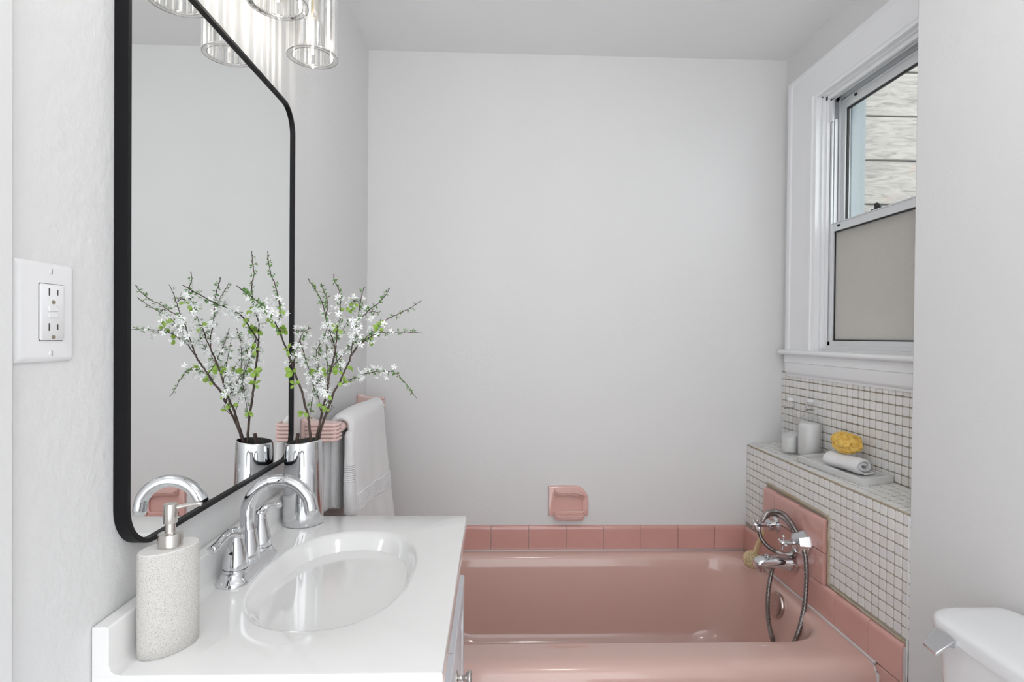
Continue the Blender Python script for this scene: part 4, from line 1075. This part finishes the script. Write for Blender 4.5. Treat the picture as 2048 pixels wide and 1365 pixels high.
# corrugated shower hose
def hose():
    e = empty('shower_hose', (.95, 1.85, .5), 'ribbed grey metal shower hose looped over the tub taps and hanging into the tub', 'hose')
    cp = [(1518, 1060, 1.965), (1522, 1076, 1.955), (1534, 1092, 1.94), (1552, 1104, 1.92), (1570, 1110, 1.87), (1584, 1107, 1.84), (1592, 1092, 1.82), (1590, 1072, 1.82), (1582, 1054, 1.84), (1570, 1040, 1.87), (1556, 1031, 1.90), (1540, 1029, 1.92), (1528, 1038, 1.93),
          (1525, 1041, 1.93), (1534, 1027, 1.89), (1550, 1023, 1.87), (1566, 1028, 1.85), (1580, 1043, 1.82), (1594, 1066, 1.79), (1604, 1088, 1.765), (1610, 1110, 1.75), (1613, 1140, 1.742), (1612, 1180, 1.735), (1608, 1220, 1.725), (1600, 1255, 1.712), (1590, 1284, 1.705), (1580, 1310, 1.72), (1568, 1322, 1.75), (1556, 1310, 1.80), (1546, 1284, 1.84), (1538, 1250, 1.845), (1535, 1215, 1.85), (1537, 1180, 1.86), (1542, 1150, 1.87), (1546, 1132, 1.885), (1549, 1124, 1.893)]
    pth = smooth_path([at(*c) for c in cp], 8)
    # resample evenly
    L = [0]
    for a, b in zip(pth, pth[1:]): L.append(L[-1] + (b - a).length)
    step = .0013; out = []; j = 0; s_ = 0
    while s_ < L[-1]:
        while L[j + 1] < s_: j += 1
        f_ = (s_ - L[j]) / max(1e-9, L[j + 1] - L[j]); out.append(pth[j].lerp(pth[j + 1], f_)); s_ += step
    rad = [(.0062, .0078, .0078)[i % 3] for i in range(len(out))]
    q = MB(); q.tube(out, rad, n=12); q.build('coil', M['hose'], e, smooth=45)
    p0, p1 = out[0], out[6]; d = (p0 - p1).normalized()
    q = MB(); q.tube([p0 - d * .004, p0 + d * .006, p0 + d * .020, p0 + d * .024], [.0078, .0085, .0070, .0060], n=18); q.build('end_nut', M['chrome'], e, smooth=40)
hose()
# wooden back brush hanging behind the far tap
q = MB(); bh = at(1505, 1120, 2.03); bt = at(1529, 1058, 2.035)
e = empty('bath_brush', tuple(bh), 'small wooden bath brush with round natural bristle head leaning by the tub tap', 'brush')
d = (bt - bh)
q.tube(smooth_path([bh, bh + d * .3, bh + d * .6, bh + d * .95], 4), [.0125] * 4 + [.0105] * 4 + [.0090] * 4 + [.008], n=14, ry=.45, up=(1, 0, 0)); q.build('handle', M['wood'], e, smooth=60)
q = MB(); disc_prof(q, bh + Vector((0, .008, 0)), [(.026, 0), (.031, .004), (.032, .012), (.029, .017)], (-.25, -1, .15), 36); q.build('head', M['wood'], e, smooth=40)
q = MB(); disc_prof(q, bh + Vector((0, -.006, 0)), [(.028, 0), (.029, .008), (.025, .014), (.001, .016)], (-.25, -1, .15), 36); q.build('bristles', M['bristle'], e, smooth=60)

# ---------------------------------------------------------------- toilet
to = empty('toilet', (.85, .84, 0), 'white porcelain toilet with its tank against the right wall', 'toilet')
TYA, TYB, TXF, TXB = .60, 1.078, .846, 1.010
def tk_ring(ins, z, bow=.010, n=10):
    y0, y1, x0, x1 = TYA + ins, TYB - ins, TXF + ins, TXB - min(ins, .004); r = .05
    pts = []
    for cx_, cy_, a0, rr_ in ((x1 - .02, y1 - .02, 0, .02), (x0 + r, y1 - r, 90, r), (x0 + r, y0 + r, 180, r), (x1 - .02, y0 + .02, 270, .02)):
        for k in range(n + 1):
            a = R(a0 + 90 * k / n); pts.append([cx_ + rr_ * math.cos(a), cy_ + rr_ * math.sin(a), z])
    out = []
    m_ = (y0 + y1) / 2; h_ = (y1 - y0) / 2
    # extra points along the bowed front
    i1, i2 = 2 * (n + 1) - 1, 2 * (n + 1)
    fr_ = []
    for k in range(1, 16):
        t = k / 16; fr_.append([pts[i1][0], pts[i1][1] + (pts[i2][1] - pts[i1][1]) * t, z])
    pts = pts[:i2] + fr_ + pts[i2:]
    for p_ in pts:
        if p_[0] < x0 + r * .9: p_[0] -= bow * (1 - ((p_[1] - m_) / h_) ** 2)
    return pts
q = MB(); q.loft([tk_ring(.045, .36), tk_ring(.028, .37), tk_ring(.018, .45), tk_ring(.008, .66), tk_ring(.007, .6855)]); q.build('tank', M['porcelain'], to, smooth=50)
q = MB(); q.loft([tk_ring(.006, .6860), tk_ring(.0, .6875), tk_ring(-.001, .695), tk_ring(-.0005, .706), tk_ring(.002, .7115), tk_ring(.007, .7155), tk_ring(.014, .7175), tk_ring(.03, .7187), tk_ring(.075, .7192)]); q.build('tank_lid', M['porcelain'], to, smooth=60)
l0 = Vector((.822, 1.004, .684))
q = MB(); q.tube([(.86, 1.004, .676), l0], .006, n=16)
q.loft([[(.832, 1.026, .700), (.832, 1.026, .694), (.800, 1.013, .673), (.800, 1.013, .679)], [(.836, 1.005, .699), (.836, 1.005, .693), (.799, .998, .672), (.799, .998, .678)], [(.838, .985, .697), (.838, .985, .691), (.800, .983, .669), (.800, .983, .675)]])
q.build('flush_lever', M['chrome'], to, bevel=(.001, 2))
def ell(cx_, cy_, a, b, z, n=40): return [(cx_ + a * math.cos(2 * PI * i / n), cy_ + b * math.sin(2 * PI * i / n), z) for i in range(n)]
q = MB(); my = .83
q.loft([ell(.62, my, .20, .11, 0), ell(.62, my, .19, .10, .04), ell(.60, my, .17, .10, .16), ell(.575, my, .22, .15, .30), ell(.57, my, .25, .18, .37), ell(.57, my, .25, .18, .385)]); q.box(.72, .99, my - .11, my + .11, .2, .375); q.build('bowl', M['porcelain'], to, smooth=50)
q = MB(); q.loft([ell(.57, my, .25, .185, .387), ell(.57, my, .255, .19, .395), ell(.57, my, .25, .185, .415), ell(.57, my, .22, .16, .42)]); q.build('seat', M['porcelain'], to, smooth=50)

# ---------------------------------------------------------------- unseen globe added above the camera to brighten room and ceiling
cl_ = empty('fill_globe', (.35, .62, ZC), 'unseen white globe on a short chrome stem, added as fill light', 'added fill light')
q = MB(); q.lathe([(.055, ZC - .0005), (.055, ZC - .012), (.045, ZC - .018), (.008, ZC - .020), (.008, ZC - .10), (.03, ZC - .105), (.03, ZC - .12)], (.35, .62, 0), n=40); q.build('stem', M['chrome'], cl_, smooth=40)
M['fill_glow'] = mat('fill_globe_glow', (1, 1, 1), .5, emit=((1, .985, .97), 12.0))  # emission of the added fill globe
q = MB(); q.sphere((.35, .62, ZC - .215), .105, 32, 20); q.build('globe', M['fill_glow'], cl_, smooth=180)

# ---------------------------------------------------------------- light
wd = bpy.data.worlds.new('world'); bpy.context.scene.world = wd; wd.use_nodes = True
bg = wd.node_tree.nodes['Background']; bg.inputs['Color'].default_value = (.95, .968, 1, 1); bg.inputs['Strength'].default_value = 2.3
sc = bpy.context.scene
sc.view_settings.view_transform = 'Standard'; sc.view_settings.look = 'None'; sc.view_settings.gamma = 1
sc.view_settings.use_curve_mapping = False; sc.view_settings.exposure = 0.30
sc.cycles.max_bounces = 9; sc.cycles.diffuse_bounces = 4; sc.cycles.glossy_bounces = 5; sc.cycles.transparent_max_bounces = 24
sc.cycles.transmission_bounces = 8; sc.cycles.sample_clamp_indirect = 4
